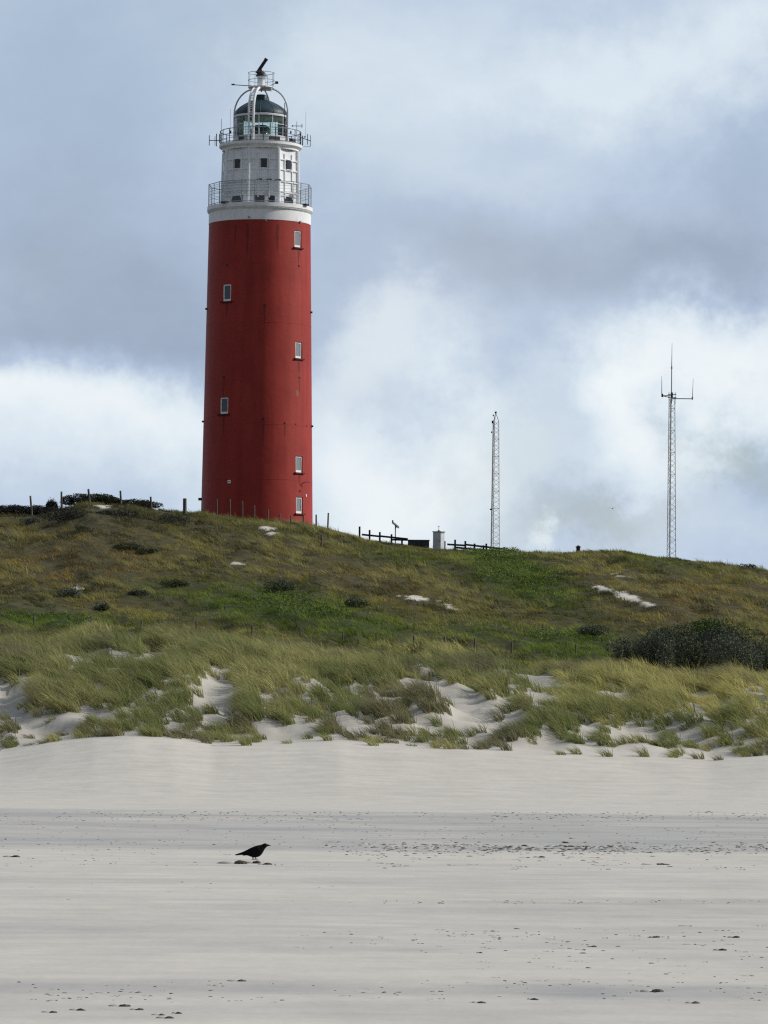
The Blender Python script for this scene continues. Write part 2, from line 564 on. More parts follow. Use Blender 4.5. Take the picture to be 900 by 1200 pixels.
# ------------------------------------------------------------------ ground sheets
def ground_sheet(name, xs, ys, label):
    X, Y = np.meshgrid(xs, ys)
    x, y = X.ravel(), Y.ravel()
    z = H(x, y)
    far = np.maximum(np.abs(x) - 120, 0)
    n, mcol = len(ys), len(xs)
    idx = np.arange(n * mcol).reshape(n, mcol)
    quads = np.stack([idx[:-1, :-1], idx[:-1, 1:], idx[1:, 1:], idx[1:, :-1]], -1).reshape(-1, 4)
    cv = cover(x, y)
    soil = sstep(80, 87, y / S + 3 * fbm(x * .3, y * .13, 61, 3))
    g, br, sc = zones(x, y, z)
    bare = (1 - soil) * (1 - .75 * sstep(.55, 1, cv) * sstep(76, 80, y / S) - .22 * sstep(.5, 1, cv))
    bare = np.maximum(bare, sc)
    bare = np.where(y < 68 * S, 1.0, bare)
    # moist / shelly bands of the flat beach (strips parallel to the water line)
    q = y / S
    yw = q + 1.6 * fbm(x * .06, q * .08, 63, 3) + .3 * fbm(x * .4, q * .4, 64, 3)
    moist = .74 * sstep(27.5, 33, yw) * (1 - sstep(48.0, 51.5, yw))
    moist = np.maximum(moist, .95 * np.exp(-((yw - 46.5) / 2.6) ** 2))  # this band's dark grey holds painted ripple shadow as well as coarse shell
    moist = np.maximum(moist, .9 * np.exp(-((yw - 31) / 1.3) ** 2))
    moist = np.maximum(moist, .50 * np.exp(-((yw - 20) / .8) ** 2))
    moist = np.maximum(moist, .85 * np.exp(-((yw - 12.3) / .6) ** 2) * (.5 + 1.6 * np.clip(fbm(x * .5, q * .5, 66, 3) + .3, 0, 1)))
    moist = np.maximum(moist, .35 * np.exp(-((yw - 16.6) / .6) ** 2))
    moist = np.maximum(moist, .24 * (1 - sstep(26, 30, yw)))
    col = np.stack([bare, moist, np.clip(g * 1.1, 0, 1)], -1)
    o = np_mesh(name, np.stack([x, y, z], -1), quads, np.zeros((0, 3), int), col, M['ground'])
    o.data.polygons.foreach_set('use_smooth', np.ones(len(o.data.polygons), bool))
    props(o, label, None, None, 'structure')
    return o


def axis(breaks):
    out = []
    for (a, b_, st) in breaks:
        out += list(np.arange(a, b_ - 1e-6, st))
    out.append(breaks[-1][1])
    return np.array(out)


xs_b = axis([(-3000, -300, 300), (-300, -60, 20), (-60, -24, 2.0), (-24, 24, .16), (24, 60, 2.0), (60, 300, 20), (300, 3000, 300)])
ys_b = axis([(-1500, -100, 200), (-100, 0, 10), (0, 20, 1.0), (20, 72, .25), (72, 68 * S, .5)])
ground_sheet('beach', xs_b, ys_b, 'wide pale grey sand beach in front of the dunes')
xs_h = axis([(-3000, -300, 300), (-300, -70, 20), (-70, -36, 2.0), (-36, 36, .26), (36, 70, 2.0), (70, 300, 20), (300, 3000, 300)])
ys_h = axis([(68 * S, 100 * S, .42), (100 * S, 134 * S, .5), (134 * S, 200 * S, 7), (200 * S, 500 * S, 60), (500 * S, 4500, 300)])
ground_sheet('dune_hill', xs_h, ys_h, 'grassy dune hill rising behind the beach')


# ------------------------------------------------------------------ grass
def blades(roots, heading, lean, length, width, colors, segs=3, droop=.35):
    """curved tapering blades; heading = angle of width axis, lean = (n,2) horizontal push"""
    n = len(roots)
    ts = np.linspace(0, 1, segs + 1)
    wx = np.stack([np.cos(heading), np.sin(heading), np.zeros(n)], -1)
    V = np.zeros((n, 2 * segs + 1, 3), np.float32)
    for i, t in enumerate(ts):
        horiz = (t * .35 + t * t * .65)[None] if False else (t * .35 + t * t * .65)
        c = roots.copy()
        c[:, 0] += lean[:, 0] * length * horiz
        c[:, 1] += lean[:, 1] * length * horiz
        lm = np.hypot(lean[:, 0], lean[:, 1])
        c[:, 2] += length * (t - droop * np.minimum(lm, 1.2) * t * t)
        w = width * (1 - t * .75) * .5
        if i < segs:
            V[:, 2 * i] = c - wx * w[:, None]
            V[:, 2 * i + 1] = c + wx * w[:, None]
        else:
            V[:, 2 * segs] = c
    k = 2 * segs + 1
    base = (np.arange(n) * k)[:, None]
    q = np.concatenate([base + np.array([[2 * i, 2 * i + 1, 2 * i + 3, 2 * i + 2]]) for i in range(segs - 1)], 0) if segs > 1 else np.zeros((0, 4), int)
    t3 = base + np.array([[2 * segs - 2, 2 * segs - 1, 2 * segs]])
    C = np.repeat(colors, k, 0)
    return V.reshape(-1, 3), q, t3, C


def tufts(pos, nb, spread, length, lean0, width, colors, segs, jit=.35, cj=.18, dead=.14):
    """pos (n,3), per tuft arrays length, colors"""
    n = len(pos)
    idx = np.repeat(np.arange(n), nb)
    m = len(idx)
    a = RNG.uniform(0, 2 * np.pi, m)
    r = np.sqrt(RNG.uniform(0, 1, m)) * spread[idx]
    off = np.stack([np.cos(a) * r, np.sin(a) * r], -1)
    roots = pos[idx].copy()
    roots[:, 0] += off[:, 0]; roots[:, 1] += off[:, 1]
    roots[:, 2] = H(roots[:, 0], roots[:, 1]) - .03
    L = length[idx] * RNG.uniform(.55, 1.15, m)
    lean = lean0[idx] + RNG.normal(0, jit, (m, 2)) + off / np.maximum(spread[idx], .05)[:, None] * .38
    col = colors[idx] * (1 + RNG.normal(0, cj, (m, 1))) 
    straw = RNG.uniform(0, 1, m) < dead
    col[straw] = np.array([.30, .25, .13]) * RNG.uniform(.7, 1.1, (straw.sum(), 1))
    return blades(roots, RNG.uniform(-.9, .9, m), lean, L, width * RNG.uniform(.7, 1.3, m), np.clip(col, .005, .9), segs)


HALF = 450.0 / F


def scatter(q0, q1, dens, margin=1.22):
    y0, y1 = q0 * S, q1 * S
    margin = min(margin, 1.15)
    wmax = y1 * HALF * margin + 8.0
    n = int((y1 - y0) * 2 * wmax * dens / S)
    x = RNG.uniform(-wmax, wmax, n); y = RNG.uniform(y0, y1, n)
    k = np.abs(x) < y * HALF * margin + 8.0
    return x[k], y[k]


# marram: separate tussocks on the sandy face, closing up to a sward behind
x1, y1 = scatter(67.6, 76.5, 13.0)
x2, y2 = scatter(75.5, 95.0, 8.0)
x, y = np.concatenate([x1, x2]), np.concatenate([y1, y2])
face = np.concatenate([np.ones(len(x1)), np.zeros(len(x2))]) > 0
q = y / S
v_, px, py = above_foot(x, y)
cv = cover(x, y)
clump = fbm(x * .62, y * .30, 81, 3)
pc_ = np.where(face, .80 + .20 * sstep(30, 90, v_), 1.0)
keep = RNG.uniform(0, 1, len(x)) < cv * pc_ * (1 - sstep(82.5, 88.0, q + 5 * fbm(x * .3, y * .13, 61, 3)))
keep &= clump + RNG.normal(0, .04, len(x)) > np.where(face, -.06, -.045)
x, y, q, clump, face, v_ = x[keep], y[keep], q[keep], clump[keep], face[keep], v_[keep]
z = H(x, y)
tone = fbm(x * .25 + q * .1, q * .3, 83, 4) * 2.6 + .5
tone = np.clip(tone + RNG.normal(0, .28, len(x)), 0, 1)[:, None]
right = sstep(-12, 14, x)[:, None]
ca_ = np.array([[.150, .180, .060]]); cb_ = np.array([[.335, .325, .135]]); cc_ = np.array([[.42, .385, .140]])
colr = (ca_ * (1 - tone) + (cb_ * (1 - right) + cc_ * right) * tone) * 1.2
grey = sstep(.09, .17, fbm(x * .5, y * .22, 141, 3))[:, None]
colr = colr * (1 - .8 * grey) + np.array([[.175, .165, .10]]) * .8 * grey
wind = np.stack([-.80 + .4 * fbm(x * .15, q * .15, 85, 3), .05 + .5 * fbm(x * .2, q * .2, 87, 3)], -1)
Lm = np.clip(.60 + 1.3 * clump + RNG.normal(0, .17, len(x)), .22, 1.15) * (.65 + .35 * sstep(0, 25, v_)) * (1 - .4 * sstep(81, 88, q))
v, qd, t, c = tufts(np.stack([x, y, z], -1), 52, np.where(face, .20, .25), Lm, wind, .025, colr, 3, jit=.30, dead=.20)
o = np_mesh('marram_grass', v, qd, t, c, M['grass'])
props(o, 'wind-combed green and straw marram grass on the sandy fore-dune', 'grass', None, 'stuff')

# low heath turf over the hill
x, y = scatter(83, 131, 9.0, 1.18)
q = y / S
z = H(x, y)
g, br, sc = zones(x, y, z)
keep = (RNG.uniform(0, 1, len(x)) > sc * 1.05)
x, y, q, z, g, br = x[keep], y[keep], q[keep], z[keep], g[keep], br[keep]
px, py = project(x, y, z)
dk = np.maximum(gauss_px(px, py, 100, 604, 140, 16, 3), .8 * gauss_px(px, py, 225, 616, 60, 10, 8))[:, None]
tone = np.clip(fbm(x * .45 + q * .2, q * .5, 91, 4) * 3.0 + .5 + RNG.normal(0, .12, len(x)), 0, 1)[:, None]
olive = np.array([[.078, .084, .022]]) * (1 - tone) + np.array([[.255, .232, .062]]) * tone
brown = np.array([[.078, .056, .024]]) * (1 - tone) + np.array([[.26, .170, .062]]) * tone
green_ = np.array([[.070, .108, .013]]) * (1 - tone) + np.array([[.158, .212, .036]]) * tone
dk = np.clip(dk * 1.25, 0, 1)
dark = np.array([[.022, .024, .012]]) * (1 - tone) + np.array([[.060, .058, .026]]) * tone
bb = np.clip(br, 0, 1)[:, None]; gg = np.clip(g * 1.7, 0, 1)[:, None]
colr = olive * (1 - bb) + brown * bb
colr = colr * (1 - gg) + green_ * gg
spot = sstep(.10, .20, fbm(x * .75 + y * .12, y * .34, 131, 3))[:, None]
heath = np.array([[.044, .044, .018]]) * (1 - gg) + np.array([[.036, .064, .012]]) * gg
colr = colr * (1 - .85 * spot) + heath * .85 * spot
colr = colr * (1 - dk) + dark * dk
clump = fbm(x * .9 + q * .3, y * .45, 93, 3)
wind = np.stack([-.75 + .4 * fbm(x * .2, q * .2, 95, 3), .5 * fbm(x * .2, q * .2, 97, 3)], -1)
Lh = np.clip(.26 + .75 * clump + RNG.normal(0, .05, len(x)), .1, .7) * (1 - .4 * sstep(122, 128, q))
colr = colr * 1.18
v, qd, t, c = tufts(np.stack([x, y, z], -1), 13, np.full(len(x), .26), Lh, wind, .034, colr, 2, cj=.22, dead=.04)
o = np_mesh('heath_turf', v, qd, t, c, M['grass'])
props(o, 'low brown and olive heath turf covering the upper dune hill', 'turf', None, 'stuff')

# taller pale grass in streaks on the hill
x, y = scatter(93, 130, 2.2, 1.18)
q = y / S
st = fbm(x * .25 + q * .12, q * .5, 101, 4)
z = H(x, y)
g, br, sc = zones(x, y, z)
px, py = project(x, y, z)
dk = np.maximum(gauss_px(px, py, 100, 604, 140, 18, 3), .8 * gauss_px(px, py, 225, 616, 60, 12, 8))
keep = (st + RNG.normal(0, .05, len(x)) > .04 + .5 * g + .10 * br + .5 * dk) & (sc < .2)
x, y, z = x[keep], y[keep], z[keep]
colr = np.repeat(np.array([[.30, .28, .10]]), len(x), 0) * RNG.uniform(.65, 1.2, (len(x), 1))
wind = np.stack([np.full(len(x), -.78), RNG.normal(0, .1, len(x))], -1)
v, qd, t, c = tufts(np.stack([x, y, z], -1), 26, np.full(len(x), .24), RNG.uniform(.35, .75, len(x)), wind, .026, colr, 3)
o = np_mesh('tall_grass', v, qd, t, c, M['grass'])
props(o, 'pale taller grass standing in wind-bent streaks on the dune hill', 'grass', None, 'stuff')


# ------------------------------------------------------------------ leafy plants
def leaf_cloud(name, cen, size, col, mat, parent=None, cj=.25, upright=.0):
    n = len(cen)
    nrm = RNG.normal(0, 1, (n, 3)); nrm[:, 2] = np.abs(nrm[:, 2]) + .3
    nrm /= np.linalg.norm(nrm, axis=1)[:, None]
    u = np.cross(nrm, RNG.normal(0, 1, (n, 3))); u /= np.linalg.norm(u, axis=1)[:, None]
    w = np.cross(nrm, u)
    s = (size * RNG.uniform(.6, 1.3, n))[:, None]
    V = np.stack([cen - u * s, cen - w * s * .45, cen + u * s, cen + w * s * .45], 1).reshape(-1, 3)
    Q = np.arange(n * 4).reshape(n, 4)
    C = np.repeat(np.clip(col * (1 + RNG.normal(0, cj, (n, 1))), .004, .9), 4, 0)
    return np_mesh(name, V, Q, np.zeros((0, 3), int), C, mat, parent)


def shrub(px, py, wpx, hpx, label, col=(.05, .056, .036), n=1500, leaf=.055, name='dune_shrub', cat='shrub', group='dark shrubs on the dune hill', Y=None, dpt=1.0, ragged=.35):
    """px,py = foot centre in the photo; the shrub stands on the terrain there"""
    Y = Y * S if Y else Y
    p = hit(px, py) if Y is None else Vector((P(px, py, Y).x, Y, Hs(P(px, py, Y).x, Y)))
    k = p.y / F
    rx, rz = wpx * k / 2, hpx * k
    ry = rx * dpt
    e = empty(name, p, label, cat, group)
    nl = max(3, int(5 + rx * 2.5))
    lob = []
    for i in range(nl):
        a = RNG.uniform(0, 2 * np.pi); r_ = np.sqrt(RNG.uniform(0, 1)) * .72
        hgt = rz * (1 - .5 * r_ * r_) * RNG.uniform(.75, 1.05)
        lob.append((rx * r_ * math.cos(a), ry * r_ * math.sin(a), hgt, RNG.uniform(.30, .5)))
    cs = []
    stems = MB()
    for (lx, ly, lh, lr) in lob:
        m_ = n // nl
        d = RNG.normal(0, 1, (m_, 3)); d /= np.linalg.norm(d, axis=1)[:, None]
        rad = RNG.uniform(.55, 1.0, m_) ** .5 + RNG.exponential(.08, m_) * ragged * 2
        c_ = np.stack([lx + d[:, 0] * rad * lr * rx, ly + d[:, 1] * rad * lr * ry, lh * .52 + d[:, 2] * rad * lh * .48], -1)
        cs.append(c_)
        stems.tube([(lx * .15, ly * .15, -.15), (lx * .6, ly * .6, lh * .35), (lx, ly, lh * .8)], [.035, .025, .01], 5)
    cs = np.concatenate(cs)
    ground = H(cs[:, 0] + p.x, cs[:, 1] + p.y) - p.z
    cs[:, 2] = np.maximum(cs[:, 2], ground + .02)
    leaf_cloud('foliage', cs, leaf, np.array([col]), M['leaf'], e)
    stems.build('stem', M['stem'], e)
    return e


DG = (.052, .064, .036)
GG = (.086, .100, .068)
# big thicket at the right
TH = 'shrubs of the big grey-green thicket'
for a in [(732, 778, 62, 32, 'small grey-green shrub at the left tip of the big thicket on the right', GG, 2600),
          (768, 781, 70, 42, 'tall grey-green shrub in the left part of the big thicket on the right', GG, 5000),
          (812, 785, 70, 46, 'broad dark shrub in the middle front of the big thicket', DG, 4800),
          (858, 788, 80, 44, 'dark grey shrub at the front right of the big thicket', GG, 5200),
          (905, 786, 70, 38, 'dark shrub of the big thicket cut by the right edge of the photo', DG, 3800),
          (790, 764, 74, 34, 'low dark shrub behind the left half of the big thicket', DG, 3800),
          (850, 766, 90, 32, 'rounded dark shrub at the back of the big thicket', (.045, .05, .038), 4400)]:
    shrub(*a[:5], col=a[5], n=a[6], leaf=.06, name='thicket_shrub', group=TH, ragged=.8)
shrub(836, 753, 90, 33, 'fresh green shrub rising behind the big dark thicket', (.045, .085, .018), 4200, .065, 'green_shrub', 'shrub', None)
shrub(772, 752, 34, 21, 'small green shrub peeping over the left of the big thicket', (.035, .058, .018), 1200, .06, 'green_shrub', 'shrub', None)
# single dark cushions on the slope
for a in [(325, 693, 32, 16, 'round dark cushion shrub below the tower in the middle of the slope', DG, 1500),
          (417, 710, 24, 11, 'small dark shrub right of the bright green patch', DG, 900),
          (163, 698, 20, 10, 'small dark shrub left of the bright green patch', DG, 700),
          (205, 687, 26, 9, 'flat dark shrub above the bright green patch', (.034, .046, .02), 800),
          (120, 715, 20, 10, 'dark shrub beside the upper left fence posts on the lower slope', DG, 700),
          (80, 700, 26, 13, 'grey shrub under the small white sand scar on the left slope', GG, 900),
          (150, 645, 28, 11, 'dark green shrub high on the left slope', (.03, .042, .018), 900),
          (172, 650, 20, 9, 'dark green shrub just right of another high on the left slope', (.03, .042, .018), 700),
          (692, 746, 40, 16, 'dark shrub left of the big thicket, beside the green hollow', DG, 1500),
          (33, 613, 22, 9, 'small grey bush below the crest fence at the far left', (.085, .09, .072), 800),
          (95, 622, 18, 9, 'small grey-green bush below the knoll on the left', (.06, .07, .045), 700),
          (72, 611, 44, 20, 'spiky dark bush in front of the crest knoll on the left', (.024, .024, .02), 2200),
          (200, 613, 56, 12, 'long dark low shrub below the thick crest post', (.03, .032, .022), 1600),
          (140, 605, 40, 10, 'flat dark shrub under the second post on the knoll', (.03, .032, .022), 1200)]:
    shrub(a[0], a[1], a[2] * 1.3, a[3] * .9, a[4], col=tuple(1.25 * c_ for c_ in a[5]), n=int(a[6] * 1.2), ragged=.7)
# crest shrubs against the sky
for a in [(8, 606, 60, 16, 'windswept dark bush on the crest at the left edge', 2200),
          (44, 606, 60, 13, 'windswept dark bush on the crest between two fence posts', 1400),
          (62, 605, 26, 17, 'taller ragged dark bush on the crest beside a fence post', 900)]:
    shrub(a[0], a[1], a[2], a[3], a[4], (.022, .024, .022), a[5] * 3, .06, 'crest_shrub', 'shrub', 'windswept crest bushes', Y=125.5, ragged=.45)
shrub(142, 600, 44, 10, 'second dark bush on the knoll, right of the tallest post there', (.028, .033, .016), 3600, .06, 'crest_shrub', 'shrub', 'windswept crest bushes', Y=126.2, ragged=.5)
shrub(116, 599, 48, 13, 'rounded dark bush crowning the knoll on the left crest', (.03, .034, .018), 6500, .06, 'crest_shrub', 'shrub', 'windswept crest bushes', Y=126)
shrub(92, 604, 44, 15, 'low dark bush on the crest at the left foot of the knoll', (.022, .026, .02), 3600, .06, 'crest_shrub', 'shrub', 'windswept crest bushes', Y=125.3)
shrub(160, 604, 56, 11, 'flat dark bush on the crest right of the knoll', (.03, .032, .02), 3600, .06, 'crest_shrub', 'shrub', 'windswept crest bushes', Y=125.3)
shrub(598, 649, 26, 6, 'low dark bush on the crest at the right end of the rail fence', (.022, .03, .018), 900, .05, 'crest_shrub', 'shrub', 'windswept crest bushes', Y=127)
shrub(495, 640, 16, 8, 'little dark bush beside the pale cabinet on the crest', (.018, .022, .02), 500, .05, 'crest_shrub', 'shrub', 'windswept crest bushes', Y=127)
shrub(872, 667, 30, 8, 'low grassy-green bush on the crest at the right', (.04, .045, .02), 900, .05, 'crest_shrub', 'shrub', 'windswept crest bushes', Y=126)

# creeping rose scrub in the two green hollows
cs = []
x, y = scatter(97, 128, 110, 1.15)
z = H(x, y)
px, py = project(x, y, z)
wob = fbm(x * .5, y * .22, 71, 4) * 26
w = np.maximum.reduce([gauss_px(px + wob, py + wob * .3, 612, 678, 62, 22, 24),
                       .7 * gauss_px(px + wob, py + wob * .3, 340, 712, 80, 16, 6),
                       .7 * gauss_px(px + wob, py + wob * .3, 665, 755, 60, 15, 5),
                       .8 * gauss_px(px + wob, py + wob * .3, 60, 728, 60, 9, 3)])
hum = fbm(x * .9, y * .4, 111, 4)
keep = (w * 1.15 + hum * .55 > .45)
x, y, z, hum, w = x[keep], y[keep], z[keep], hum[keep], w[keep]
hh = np.clip((.18 + .7 * hum + .15 * w), .05, .6)
cz = z + hh * RNG.uniform(.55, 1.05, len(x))
tone = np.clip(fbm(x * .6, y * .3, 113, 3) * 2 + .5, 0, 1)[:, None]
colr = np.array([[.052, .086, .012]]) * (1 - tone) + np.array([[.135, .188, .034]]) * tone
o = leaf_cloud('ground_cover', np.stack([x, y, cz], -1), .06, colr, M['leaf'])
props(o, 'fresh green creeping scrub in hollows of the dune hill', 'ground cover', None, 'stuff')


# ------------------------------------------------------------------ fence posts
def fence_post(px, ytop, ybase, wpx, label, group, Y=None, lean=0.0, mat='wood'):
    if Y is None:
        p = hit(px, ybase)
    else:
        Y = Y * S
        xx = P(px, ybase, Y).x
        p = Vector((xx, Y, Hs(xx, Y)))
    top = P(px + lean, ytop, p.y)
    r = wpx * p.y / F / 2
    h = top.z - p.z
    mb = MB()
    dx = top.x - p.x
    mb.tube([(-dx * .2, 0, -.35), (0, 0, 0), (dx * .6, .01, h * .6), (dx * .97, 0, h - .015), (dx, 0, h)],
            [r * 1.05, r * 1.02, r * .98, r * .95, r * .7], 9)
    o = mb.build('fence_post', M[mat], None, True, 50, p)
    props(o, label, 'fence post', group)
    return o


G1 = 'wooden posts along the crest left of the tower'
for i, (px, yt, yb, w, Y, ln, lab) in enumerate([
        (37.5, 581, 601, 2.4, 124.5, -2, 'leaning wooden post among the windswept bushes at the far left of the crest'),
        (72, 576, 599, 2.4, 124.5, 0, 'wooden post standing beside the ragged taller bush on the crest'),
        (105, 573, 594, 2.6, 124.5, -1.5, 'dark wooden post on top of the bushy knoll, tallest on the crest'),
        (142, 575, 596, 2.4, 124.5, -1, 'wooden post on the right shoulder of the bushy knoll'),
        (177.5, 582, 600, 2.4, 124.5, -1, 'wooden post on the crest midway between knoll and thick post'),
        (216.5, 584, 607, 4.6, 122, 0, 'thickest wooden post, left of the red tower on the crest')]):
    fence_post(px, yt, yb, w, lab, G1, Y, ln)
G2 = 'thin wooden posts in front of the tower base'
ordw = ['at the left edge of the red tower', 'second from the tower\'s left edge', 'pale-topped, third from the tower\'s left edge',
        'fourth from the tower\'s left edge', 'in front of the middle of the tower', 'just right of the middle of the tower',
        'below the right half of the tower', 'just left of the lowest white window', 'directly below the lowest white window']
for i, (px, yt, yb) in enumerate([(237, 584, 600), (254, 585, 604), (269.5, 585, 606), (284, 587, 607), (298, 592, 609), (314, 597, 612),
                                  (327.5, 602, 614), (341, 604, 617), (355.5, 603, 620)]):
    fence_post(px, yt, yb, 1.9, 'thin wooden fence post ' + ordw[i], G2, 124.5 if i < 7 else 123.0)
fence_post(370.5, 603, 619, 2.0, 'thin fence post against the sky just right of the tower', G2, 124.5)
fence_post(384, 601, 621, 2.0, 'slightly taller fence post against the sky, second right of the tower', G2, 124.5, .8)
fence_post(376.8, 627, 641, 2.2, 'lone short post on the slope below the right side of the tower', None)
G3 = 'short posts along the foot of the hill'
low = [(40, 723, 734, 'short post at the far left of the lower fence line'), (107, 724, 733, 'short grey post second from the left in the lower fence line'),
       (166, 729, 737, 'short post below the left end of the bright green patch'), (230, 730, 742, 'pale short post third left of the tall lower post under the green patch'),
       (295.5, 735, 748, 'tall dark post of the lower fence line under the bright green patch'), (352, 737, 746, 'pale thin post at the right end of the bright green patch'),
       (402, 743, 753, 'dark short post below the small shrub on the slope'), (441, 744, 754, 'dark short post in the middle of the lower fence line'),
       (485, 747, 760, 'dark short post below the left white sand scar'), (521, 748, 760, 'short post below the slanting white sand scar'),
       (556.5, 750, 761, 'short post right of the slanting white sand scar'), (599.5, 754, 767, 'pale thin post among tall grass in the lower fence line'),
       (675, 757, 768, 'dark short post in the green hollow left of the thicket'), (713, 759, 768, 'faint thin post in the green hollow nearest the thicket')]
for i, (px, yt, yb, lab) in enumerate(low):
    fence_post(px, yt - 2, yb, 2.4 if i in (4, 8, 9) else 2.0, lab, G3)


# rail fences on the crest
def rail_fence(posts, rails, label, Y):
    Y = Y * S
    x0 = P(posts[0][0], posts[0][2], Y).x
    base = Vector((x0, Y, Hs(x0, Y)))
    e = empty('rail_fence', base, label, 'fence', 'rail fences on the crest')
    for (px, yt, yb) in posts:
        xx = P(px, yb, Y).x
        zb = Hs(xx, Y) - base.z
        zt = P(px, yt, Y).z - base.z
        mb = MB()
        mb.box((xx - x0, 0, (zt + zb - .4) / 2), (.13, .13, zt - zb + .4))
        mb.build('post', M['wood_dark'], e, False)
    for (pa, ya, pb, yb_) in rails:
        a = P(pa, ya, Y); c = P(pb, yb_, Y)
        a, c = a - base, c - base
        a.y = c.y = -.09
        d = c - a
        mb = MB()
        t = Matrix.Rotation(-math.atan2(d.z, d.x), 3, 'Y')
        mb.box((a + c) / 2, (d.length, .045, .13), 0, t)
        mb.build('rail', M['wood_dark'], e, False)
    return e


rail_fence([(421.3, 617, 631), (433, 621, 637), (445, 623.5, 638), (458.7, 626, 641), (471, 631, 642)],
           [(424, 626.5, 446, 628.8), (446, 628.4, 478, 631.8), (459, 632.5, 478, 632.8)],
           'dark wooden rail fence on the crest left of the pale cabinet', 126.5)
rail_fence([(521, 634, 645), (533.2, 632.5, 648), (545.2, 634, 648), (556, 637, 648), (566.5, 639, 649), (569.8, 637, 649)],
           [(524, 638, 545, 639.3), (545, 638.2, 592, 643.6), (533, 641.5, 590, 647.0)],
           'dark wooden rail fence on the crest right of the pale cabinet', 126.5)
# low dark wall between fence and cabinet
p0 = P(490.5, 633.2, 127.2 * S)
mb = MB().box((0, 0, -.43), (25 * p0.y / F, .5, .8)).box((0, 0, 0), (26 * p0.y / F, .56, .06))
o = mb.build('low_wall', M['wall_low'], None, False, 35, p0)
props(o, 'low dark flat-topped wall on the crest between fence and cabinet', 'wall')
# solar lamp post
p0 = P(463.3, 634, 128.3 * S); p0.z = Hs(p0.x, p0.y)
zt = P(463.3, 617, p0.y).z - p0.z
e = empty('solar_post', p0, 'thin pole carrying a tilted dark solar panel behind the rail fence', 'solar post')
MB().tube([(0, 0, -.3), (0, 0, zt)], .04, 8).build('pole', M['grey_metal'], e)
MB().box((0, 0, zt + .12), (.62, .5, .05), R(10), Matrix.Rotation(R(38), 3, 'Y') @ Matrix.Rotation(R(20), 3, 'X')).build('solar_panel', M['solar'], e, False)
MB().box((.02, 0, zt + .02), (.12, .12, .22)).build('bracket', M['dark_metal'], e, False)
MB().box((-.2, -.1, zt + .38), (.1, .1, .12)).build('lamp_head', M['black'], e, False)
# cabinet
Yc = 126.0 * S
p0 = Vector((P(514, 640, Yc).x, Yc, Hs(P(514, 640, Yc).x, Yc)))
k = Yc / F
zt = P(514, 623.5, Yc).z - p0.z
e = empty('equipment_cabinet', p0, 'pale grey equipment cabinet with a small aerial on the crest', 'cabinet', None, R(-34))
MB().box((0, 0, (zt - .3) / 2), (.64, .46, zt + .3)).build('cabinet_body', M['cabinet'], e, False)
MB().box((0, 0, zt + .022), (.72, .54, .05)).box((.34, .0, zt - .02), (.1, .5, .04)).build('roof', M['grey_metal'], e, False)
MB().box((0, -.237, zt * .5), (.5, .012, zt * .82)).build('door', M['cabinet'], e, False)
MB().box((.20, -.25, zt * .5), (.03, .02, .12)).build('handle', M['dark_metal'], e, False)
MB().tube([(0, 0, zt + .04), (0, 0, zt + .42)], .014, 6).tube([(-.09, 0, zt + .38), (.09, 0, zt + .38)], .012, 6).box((0, 0, zt + .08), (.1, .1, .1)).build('aerial', M['dark_metal'], e, False)
# little capped marker on the right crest
Yc = 126.5 * S
p0 = Vector((P(677.5, 650, Yc).x, Yc, Hs(P(677.5, 650, Yc).x, Yc)))
zt = P(677.5, 641.5, Yc).z - p0.z
e = empty('marker_post', p0, 'stubby dark marker post with a cap, alone on the right crest', 'marker post')
MB().box((0, 0, (zt - .3) / 2), (.26, .26, zt + .3)).build('post', M['wood_dark'], e, False)
MB().box((0, 0, zt + .03), (.36, .36, .06)).lathe([(.2, .06), (.02, .16)], 4, (0, 0, zt), R(45), True).build('cap', M['wall_low'], e, False)


# ------------------------------------------------------------------ lattice masts
def lattice(e, wb, wt, h, step, rleg, rbr, mat, taper_top=0.0):
    rad = lambda z: (wb + (wt - wb) * z / h) / math.sqrt(3)
    ang = [R(a) for a in (100, 220, 340)]
    pt = lambda a, z: Vector((rad(z) * math.sin(a), -rad(z) * math.cos(a), z))
    for a in ang:
        mb = MB().tube([pt(a, -.3), pt(a, h)], rleg, 6)
        if taper_top:
            mb.tube([pt(a, h), pt(a, h) * .45 + Vector((0, 0, h + taper_top * .6)) - Vector((0, 0, h * .45)), Vector((0, 0, h + taper_top))], rleg, 6)
        mb.build('leg', mat, e)
    br = MB()
    n = int(h / step)
    for i in range(n):
        z0, z1 = i * h / n, (i + 1) * h / n
        for s in range(3):
            a, c = ang[s], ang[(s + 1) % 3]
            if i % 2: a, c = c, a
            br.tube([pt(a, z0), pt(c, z1)], rbr, 4, False)
            if i % 4 == 0:
                br.tube([pt(a, z0), pt(c, z0)], rbr, 4, False)
    br.build('bracing', mat, e)
    return pt, ang


Ym = 152.0 * S
x0 = P(579.8, 640, Ym).x
zb = Hs(x0, Ym)
k = Ym / F
htop = P(579.8, 484, Ym).z - zb
hl = P(579.8, 494, Ym).z - zb
e = empty('lattice_mast', (x0, Ym, zb), 'slim pointed steel lattice mast behind the rail fence', 'mast', 'lattice masts behind the crest')
lattice(e, 10.8 * k, 6.5 * k, hl, .36, .030, .016, M['pale_metal'], htop - hl)
MB().box((0, 0, htop + .05), (.16, .16, .14)).build('top_lamp', M['black'], e, False)
for bx_, bz_, bs_ in ((-.25, hl - .05, .2), (-.2, hl + .5, .12), (-.33, hl - .9, .12)):
    MB().box((bx_, -.1, bz_), (bs_ * .8, bs_, bs_ * 1.1)).build('junction_box', M['black'], e, False)
MB().tube([(-.36, -.12, 0), (-.22, -.12, hl)], .028, 6).build('cable', M['grey_metal'], e)
